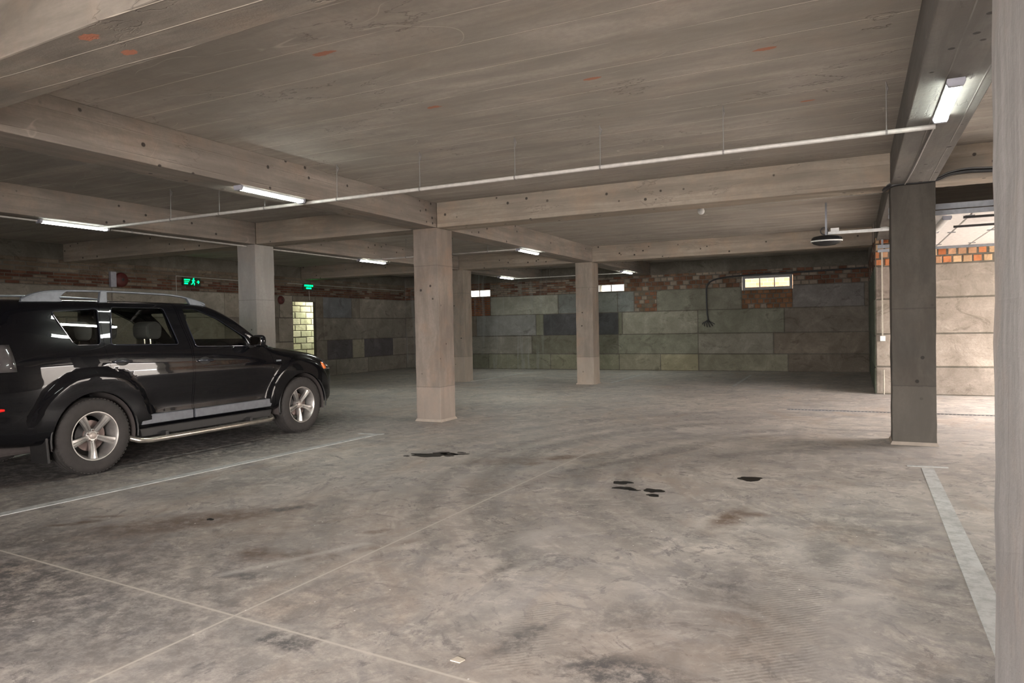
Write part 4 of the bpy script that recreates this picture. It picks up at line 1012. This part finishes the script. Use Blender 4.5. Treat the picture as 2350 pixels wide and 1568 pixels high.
# windscreen and rear glass
def screen(poly, yfit, name):
    bm = bmesh.new(); pts = scaled(poly, 1.04); vs = [bm.verts.new((x, 0, z)) for x, z in pts]; bm.faces.new(vs)
    xs_ = [p[0] for p in pts]; zs_ = [p[1] for p in pts]
    for k in range(1, 14): c = min(xs_)+(max(xs_)-min(xs_))*k/14; bmesh.ops.bisect_plane(bm, geom=bm.verts[:]+bm.edges[:]+bm.faces[:], plane_co=(c,0,0), plane_no=(1,0,0))
    for k in range(1, 7): c = min(zs_)+(max(zs_)-min(zs_))*k/7; bmesh.ops.bisect_plane(bm, geom=bm.verts[:]+bm.edges[:]+bm.faces[:], plane_co=(0,0,c), plane_no=(0,0,1))
    for v in bm.verts: v.co.y = yfit(abs(v.co.x), v.co.z)-CY
    bmesh.ops.recalc_face_normals(bm, faces=bm.faces); me = bpy.data.meshes.new(name); bm.to_mesh(me); bm.free(); link(name, me, M_cglass, car, smooth=60)
def yfront(x, z):
    m = (GB[...,1] > 6.12) & (GB[...,1] < 7.4) & (np.abs(GB[...,2]-z) < .03) & (np.abs(GB[...,0]-x) < .06)
    if m.sum(): return float(np.mean(GB[...,1][m]))-.015
    return 7.15-(z-1.28)*2.2-.25*x*x
_pts = [(x, z) for x in np.linspace(0,.78,9) for z in np.linspace(1.32,1.66,7)]
_pa = np.array([[1, z, z*z, x*x, x*x*z, x**4] for x, z in _pts]); _pc, *_ = np.linalg.lstsq(_pa, np.array([yfront(x, z) for x, z in _pts]), rcond=None)
screen(WSH, lambda x, z: float(np.dot(_pc, [1, z, z*z, x*x, x*x*z, x**4])), 'windscreen')
def yrear(x, z): 
    d = (GB[...,2]-z)**2+(GB[...,0]-x)**2; d = np.where(GB[...,1] < 4.0, d, 9); return float(GB[...,1].ravel()[np.argmin(d)])+.012
_pts = [(x, z) for x in np.linspace(0,.6,7) for z in np.linspace(1.3,1.6,6)]
_pb = np.array([[1, z, z*z, x*x] for x, z in _pts]); _pd, *_ = np.linalg.lstsq(_pb, np.array([yrear(x, z) for x, z in _pts]), rcond=None)
screen(RGL, lambda x, z: 3.33+(z-1.26)*.62+.12*x*x, 'rear_window')
for o in (oi, ow, ol, od): bpy.data.objects.remove(o)
# wheels
M_tyre = plain('tyre_rubber', (.030,.026,.024), .85); M_alloy = plain('alloy', (.46,.44,.42), .38, .85); M_liner = plain('arch_liner', (.055,.045,.042), .9)
M_disc = plain('brake_disc', (.16,.12,.11), .4, .7)
def wheel(sx, hy, name='wheel'):
    w0 = 1 if sx > 0 else -1; X = sx*.845
    mb = MB(); R = .383
    prof = [(.235,.098),(.250,.116),(.275,.124),(.315,.127),(.345,.122),(.366,.108),(.378,.088),(.3815,.06)]
    full = prof+[(.3755,.058),(.3755,.050),(.382,.048),(.383,.012),(.3765,.010),(.3765,-.010),(.383,-.012),(.382,-.048),(.3755,-.05),(.3755,-.058)]+[(r, -t_) for r, t_ in prof[::-1]]
    mb.lathe([(r, t_*w0) for r, t_ in full], 'x', 72)
    # tread blocks: shallow cross sipes round both shoulders
    for k in range(60):
        a = 2*PI*k/60
        for side in (1, -1):
            M = Matrix.Rotation(a, 4, 'X'); x0, x1 = sorted((side*.062, side*.100)); mb.box(x0, x1, -.012, .012, .366, .3805 if True else 0, M)
    o = build(name, mb, M_tyre, car, loc=(X, hy-CY, .383), smooth=35)
    mb = MB(); mb.lathe([(.236,.098*w0),(.246,.108*w0),(.246,.112*w0),(.238,.112*w0),(.228,.100*w0),(.222,.075*w0),(.205,.04*w0),(.200,-.06*w0),(.222,-.09*w0)], 'x', 64); build('rim_barrel', mb, M_alloy, o, smooth=35)
    mb = MB(); base = math.radians(-94)
    for k in range(5):
        a = base+2*PI*k/5; n = 8; rows = []
        for i in range(n+1):
            t_ = i/n; r = .045+(.232-.045)*t_; wd = .026+.019*t_**1.5; dp = (.058+.038*math.sin(t_*PI*.5)-.0)
            # section across the spoke: ridge groove ridge
            prof2 = [(-wd,dp-.022),(-wd*.86,dp),(-wd*.30,dp+.004),(0,dp-.010 if .1 < t_ else dp),(wd*.30,dp+.004),(wd*.86,dp),(wd,dp-.022),(wd*.8,dp-.045),(-wd*.8,dp-.045)]
            rows.append([(x*w0, r*math.cos(a)-u*math.sin(a), r*math.sin(a)+u*math.cos(a)) for u, x in prof2])
        m_ = 9; vs = [v for row_ in rows for v in row_]
        fs = [(i*m_+j, i*m_+(j+1) % m_, (i+1)*m_+(j+1) % m_, (i+1)*m_+j) for i in range(n) for j in range(m_)]+[tuple(range(m_)), tuple(n*m_+j for j in range(m_))]
        mb.add(vs, fs)
    mb.lathe([(0,.062*w0),(.05,.066*w0),(.068,.056*w0),(.072,.02*w0),(.06,.0)], 'x', 30); build('alloy_spokes', mb, M_alloy, o, smooth=30)
    mb = MB(); mb.lathe([(0,.082*w0),(.026,.081*w0),(.033,.074*w0),(.034,.055*w0)], 'x', 24); build('hub_cap', mb, M_capm, o, smooth=50)
    mb = MB()
    for k in range(5):
        a = base+PI/5+2*PI*k/5; mb = MB(); mb.lathe([(0,.074*w0),(.009,.073*w0),(.010,.055*w0)], 'x', 10, (0,.054*math.cos(a),.054*math.sin(a)))
        build('wheel_nut', mb, M_disc, o, smooth=50)
    mb = MB(); mb.lathe([(.05,.03*w0),(.06,.022*w0),(.155,.018*w0),(.158,.0),(.06,.0)], 'x', 40); build('brake_disc', mb, M_disc, o, smooth=40)
    mb = MB(); pr_ = [(.09*math.cos(t_)*1.0, .09*math.sin(t_)) for t_ in np.linspace(2.2,3.6,6)]+[(.165*math.cos(t_), .165*math.sin(t_)) for t_ in np.linspace(3.6,2.2,6)]
    a, b = sorted((.03*w0,-.03*w0)); mb.prism(pr_, 0, a, b); build('brake_caliper', mb, M_trimb, o)
    return o
M_capm = plain('hub_cap_beige', (.42,.36,.32), .4, .5)
for sx in (1, -1):
    for hy, _z in HUBS: wheel(sx, hy)
# wheel arch liners (inner tubs)
for hy, hz in HUBS:
    for s in (1, -1):
        mb = MB(); n = 28; vs = []; fs = []
        for k in range(n+1):
            a = math.radians(-12+204*k/n)
            for (r, x) in ((.438,.955),(.432,.70),(.425,.55)): vs.append((s*x, hy-CY+r*math.cos(a), hz+r*math.sin(a)))
        for k in range(n):
            for j in range(2): fs.append((k*3+j, k*3+j+1, k*3+4+j, k*3+3+j))
        c = len(vs); vs.append((s*.55, hy-CY, hz)); 
        for k in range(n): fs.append((k*3+2, c, k*3+5))
        mb.add(vs, fs); build('arch_liner', mb, M_liner, car, smooth=50)
# wide black arch lips
for hy, hz in HUBS:
    for s in (1, -1):
        mb = MB(); pts = []
        for k in range(25):
            a = math.radians(-8+196*k/24); y, z = hy+.452*math.cos(a), hz+.452*math.sin(a); pts.append((s*.978, y-CY, z))
        mb.tube(pts, .010, 8); build('arch_lip', mb, M_trimb, car, smooth=60)
# chassis, mud flaps, running boards
mb = MB(); mb.box(-.62,.62,3.75-CY,8.1-CY,.26,.46); build('underbody', mb, M_liner, car, bevel=.03)
for s in (1, -1):
    mb = MB(); a, b = sorted((s*.70, s*.965)); mb.prism(loc2([(4.03,.50),(4.055,.50),(4.075,.19),(4.05,.185)]), 0, a, b); build('mud_flap', mb, M_trimb, car, bevel=.004)
    mb = MB(); pts = [(s*.90,4.93-CY,.30),(s*.985,4.985-CY,.27),(s*1.025,5.08-CY,.262),(s*1.03,5.6-CY,.262),(s*1.03,6.3-CY,.262),(s*1.025,6.80-CY,.262),(s*.985,6.89-CY,.27),(s*.90,6.93-CY,.30)]
    mb.tube(pts, .030, 14); build('running_board', mb, M_chrome if 'M_chrome' in globals() else plain('brushed_steel', (.46,.42,.37), .25, .85), car, smooth=60)
    M_chrome = bpy.data.materials['brushed_steel']
    for y in (5.3, 6.5):
        mb = MB(); mb.box(*sorted((s*.6, s*1.02)), y-.02-CY, y+.02-CY, .27, .33); build('board_bracket', mb, M_trimb, car)
    # side sill cladding below the doors
    mb = MB(); a, b = sorted((s*.86, s*.945)); mb.prism(loc2([(5.05,.29),(6.90,.29),(6.93,.385),(5.02,.385)]), 0, a, b); build('sill_cladding', mb, M_trimb, car, bevel=.01)
    # roof rail: one swept bar with three feet
    rail = [(4.00,1.745,.70),(4.10,1.80,.700),(4.24,1.838,.695),(4.50,1.855,.69),(4.85,1.862,.69),(5.30,1.858,.69),(5.65,1.848,.69),(5.86,1.82,.695),(6.00,1.785,.70),(6.10,1.750,.71)]
    P_ = catmull(np.array(rail), 46); mb = MB(); vs = []; m_ = 8
    for i, (y, z, x) in enumerate(P_):
        t_ = i/45; th = .013+.010*max(0, 1-abs(t_-.03)/.12)+.006*max(0, 1-abs(t_-.97)/.1); wd = .017
        for k in range(m_): a = 2*PI*k/m_+PI/8; vs.append((s*(x+wd*math.cos(a)), y-CY, z-.004+th*math.sin(a)))
    fs = [(i*m_+k, i*m_+(k+1) % m_, (i+1)*m_+(k+1) % m_, (i+1)*m_+k) for i in range(45) for k in range(m_)]+[tuple(range(m_))[::-1], tuple(45*m_+k for k in range(m_))]
    mb.add(vs, fs); rr = build('roof_rail', mb, M_rail, car, smooth=50)
    for (pl) in ([(3.98,1.728),(4.40,1.732),(4.36,1.78),(4.44,1.846),(4.20,1.83),(4.08,1.785)], [(4.77,1.735),(4.86,1.735),(4.86,1.86),(4.79,1.86)], [(5.90,1.735),(6.13,1.72),(6.02,1.78),(5.84,1.825)]):
        mb = MB(); mb.prism(loc2(pl), 0, *sorted((s*.675, s*.715))); build('rail_foot', mb, M_rail, rr, bevel=.006)
    # mirror
    mb = MB(); n1, n2 = 10, 20; vs = []
    for i in range(n1+1):
        a = PI*i/n1
        for k in range(n2):
            b_ = 2*PI*k/n2; cx_ = abs(math.cos(b_))**.6*math.copysign(1, math.cos(b_)); sz = abs(math.sin(b_))**.6*math.copysign(1, math.sin(b_))
            vs.append((s*(1.075+.105*math.sin(a)**.6*cx_), 6.60-CY+.055*-math.cos(a)+ .02*cx_*0, 1.285+.078*math.sin(a)**.6*sz))
    fs = [(i*n2+k, i*n2+(k+1) % n2, (i+1)*n2+(k+1) % n2, (i+1)*n2+k) for i in range(n1) for k in range(n2)]; mb.add(vs, fs)
    mi = build('wing_mirror', mb, M_carp, car, smooth=60)
    mb = MB(); mb.tube([(s*.90,6.60-CY,1.225),(s*.96,6.60-CY,1.225),(s*1.02,6.60-CY,1.24)], [.035,.026,.03], 10); build('mirror_stalk', mb, M_trimb, mi, smooth=60)
    mb = MB(); mb.box(*sorted((s*.99, s*1.16)), 6.545-CY, 6.55-CY, 1.23, 1.34); build('mirror_glass', mb, NT('mirror').bsdf((.8,.8,.8), .02, Metallic=1.), mi, bevel=.002)
    # tail lamp and reflector
    mb = MB(); vs = []; ys_ = np.linspace(0, 1, 6); zs_ = np.linspace(0, 1, 7)
    bm_v = []
    for zf in zs_:
        z = 1.075+.25*zf
        for yf in ys_:
            y = 3.50+(.31-.03*zf)*yf; x = surfx(y, z)+.006; vs.append((s*x, y-CY, z))
    fs = [(i*6+j, i*6+j+1, (i+1)*6+j+1, (i+1)*6+j) for i in range(6) for j in range(5)]; mb.add(vs, fs); tl = build('tail_lamp', mb, M_lens if 'M_lens' in globals() else plain('lamp_lens', (.07,.065,.066), .15, .1, Coat_Weight=1.), car, smooth=60)
    M_lens = bpy.data.materials['lamp_lens']
    sol = tl.modifiers.new('thick', 'SOLIDIFY'); sol.thickness = .02; sol.offset = -1
    mb = MB()
    for q in range(3): x = surfx(3.66, 1.16+.055*q)+.008; mb.lathe([(0,.014*s),(.018,.010*s),(.022,.0)], 'x', 14, (s*x, 3.66-CY, 1.15+.05*q))
    build('lamp_reflector', mb, M_rail, tl, smooth=60)
    mb = MB(); x = surfx(3.62, .73); mb.tube([(s*(x-.06), 3.50-CY, .735),(s*(x+.0), 3.60-CY, .735),(s*(x+.015), 3.70-CY, .735)], [.022,.024,.012], 10); build('rear_reflector', mb, plain('red_reflector', (.75,.015,.012), .2, 0., Emission_Color=(1,.02,.02,1), Emission_Strength=.0), car, smooth=60)
    # headlamp with orange corner
    mb = MB(); vs = []
    for zf in range(5):
        z = .84+.04*zf
        for yf in range(6):
            y = 7.98+.28*yf/5; vs.append((s*(surfx(y, z)+.005), y-CY, z))
    mb.add(vs, [(i*6+j, i*6+j+1, (i+1)*6+j+1, (i+1)*6+j) for i in range(4) for j in range(5)]); hl = build('headlamp', mb, M_lens, car, smooth=60)
    sol = hl.modifiers.new('thick', 'SOLIDIFY'); sol.thickness = .02; sol.offset = -1
    mb = MB(); vs = []
    for zf in range(4):
        z = .855+.032*zf
        for yf in range(4):
            y = 7.94+.09*yf/3+.0*zf; vs.append((s*(surfx(y, z)+.014), y-CY-.03*zf/3, z))
    mb.add(vs, [(i*4+j, i*4+j+1, (i+1)*4+j+1, (i+1)*4+j) for i in range(3) for j in range(3)]); oc = build('corner_indicator', mb, plain('amber_lens', (.85,.17,.02), .2, 0., Coat_Weight=1.), hl, smooth=60)
    sol = oc.modifiers.new('thick', 'SOLIDIFY'); sol.thickness = .02; sol.offset = -1
    # small silver fender badge and side repeater
    mb = MB(); x = surfx(7.02, .99); mb.box(*sorted((s*(x-.004), s*(x+.007))), 7.00-CY, 7.085-CY, 1.005, 1.027); build('fender_badge', mb, M_rail, car, bevel=.003)
    # seats
    for (yy, xx) in ((5.78,.40),(4.94,.40)):
        mb = MB(); mb.prism(loc2([(yy-.25,.62),(yy+.42,.66),(yy+.44,.78),(yy+.05,.80),(yy-.15,1.27),(yy-.26,1.27),(yy-.26,.80)]), 0, *sorted((s*(xx-.24), s*(xx+.24)))); st_ = build('seat', mb, M_inter, car, bevel=.04)
        mb = MB(); n = 20; pr_ = roundpoly([(yy-.32,1.345),(yy-.14,1.335),(yy-.12,1.49),(yy-.20,1.555),(yy-.33,1.52)], .06)
        mb.prism(loc2(pr_), 0, *sorted((s*(xx-.13), s*(xx+.13)))); build('headrest', mb, M_inter, st_, bevel=.02)
        for dx in (-.05,.05): mb = MB(); mb.tube([(s*xx+dx, yy-.22-CY, 1.22),(s*xx+dx, yy-.23-CY, 1.37)], .008, 6); build('headrest_post', mb, M_chrome, st_)
mb = MB(); mb.prism(loc2([(6.35,.95),(7.0,.95),(7.05,1.17),(6.75,1.19),(6.42,1.15),(6.36,1.05)]), 0, -.80, .80); build('dashboard', mb, M_inter, car, bevel=.03)
mb = MB(); c = Vector((-.38, 6.22-CY, 1.10)); ax = Vector((0,.9,-.42)).normalized(); e1 = Vector((1,0,0)); e2 = ax.cross(e1)
mb.tube([tuple(c+e1*.185*math.cos(2*PI*k/24)+e2*.185*math.sin(2*PI*k/24)) for k in range(25)], .015, 8, False)
mb.tube([tuple(c-e1*.18), tuple(c), tuple(c+e1*.18)], .018, 8); mb.tube([tuple(c), tuple(c+ax*.22)], .03, 8); build('steering_wheel', mb, M_trimb, car, smooth=60)
mb = MB(); mb.box(-.12,.12,6.30-CY,6.33-CY,1.575,1.64); mm = build('rear_view_mirror', mb, M_trimb, car, bevel=.01)
mb = MB(); mb.tube([(.0,6.30-CY,1.58),(.0,6.29-CY,1.40)], .004, 6); mb.lathe([(0,.02),(.014,.01),(.014,-.03),(0,-.04)], 'z', 10, (0,6.29-CY,1.375))
for q in range(6): mb.lathe([(0,.012),(.011,0),(0,-.012)], 'z', 8, (0,6.29-CY,1.55-.025*q))
build('hanging_charm', mb, M_trimb, mm, smooth=50)
# rear bumper lower edge, tow hook, aerial, plate
mb = MB(); mb.prism([(-.60,.30),(.60,.30),(.64,.40),(-.64,.40)], 1, 3.36-CY, 3.60-CY); build('rear_skid_plate', mb, plain('beige_plastic', (.33,.27,.20), .7), car, bevel=.02)  # beige plate under the rear bumper
mb = MB(); mb.tube([(.60,8.22-CY,.40),(.66,8.27-CY,.375),(.68,8.31-CY,.36)], .016, 8); build('tow_hook', mb, M_chrome, car, smooth=60)
mb = MB(); mb.tube([(0,4.06-CY,1.775),(0,4.02-CY,1.80)], [.018,.009], 8); mb.tube([(0,4.02-CY,1.80),(0,3.70-CY,2.02)], .0035, 6); build('roof_aerial', mb, M_trimb, car, smooth=60)

# ------------------------------------------------------------------ camera, world, render settings
f, yaw, pit, rol = 1620.352, math.radians(25.96413), math.radians(1.181835), math.radians(-1.0945186)
fw = Vector((-math.sin(yaw)*math.cos(pit), math.cos(yaw)*math.cos(pit), -math.sin(pit)))
r0 = Vector((math.cos(yaw), math.sin(yaw), 0)); u0 = r0.cross(fw)
rr_ = r0*math.cos(rol)+u0*math.sin(rol); uu = -r0*math.sin(rol)+u0*math.cos(rol)
cam = bpy.data.cameras.new('camera'); cam.sensor_width = 36; cam.sensor_fit = 'HORIZONTAL'; cam.lens = f*36/2350; cam.clip_start = .02; cam.clip_end = 300
co = bpy.data.objects.new('camera', cam); COL.objects.link(co)
co.matrix_world = Matrix(((rr_.x,uu.x,-fw.x,0),(rr_.y,uu.y,-fw.y,0),(rr_.z,uu.z,-fw.z,1.4),(0,0,0,1)))
sc.camera = co
w = bpy.data.worlds.new('sky'); sc.world = w; w.use_nodes = True
bg = w.node_tree.nodes['Background']; bg.inputs[0].default_value = (1.0,.935,.90,1); bg.inputs[1].default_value = 32.
def portal(loc, rot, sx, sy):
    l = bpy.data.lights.new('sky_portal', 'AREA'); l.shape = 'RECTANGLE'; l.size = sx; l.size_y = sy; l.cycles.is_portal = True
    o = bpy.data.objects.new('sky_portal', l); COL.objects.link(o); o.location = loc; o.rotation_euler = rot
portal((XR+.5, 12.45, 1.31), (0, PI/2, 0), 2.6, 4.8)
portal((-.7, -2.2, 1.31), (PI/2, 0, 0), 4.6, 2.62)
sc.view_settings.view_transform = 'Standard'; sc.view_settings.look = 'None'; sc.view_settings.gamma = 1; sc.view_settings.use_curve_mapping = False
sc.view_settings.exposure = .66
sc.cycles.use_denoising = True
sc.cycles.max_bounces = 8; sc.cycles.diffuse_bounces = 5; sc.cycles.glossy_bounces = 4; sc.cycles.transparent_max_bounces = 12
sc.cycles.sample_clamp_indirect = 8
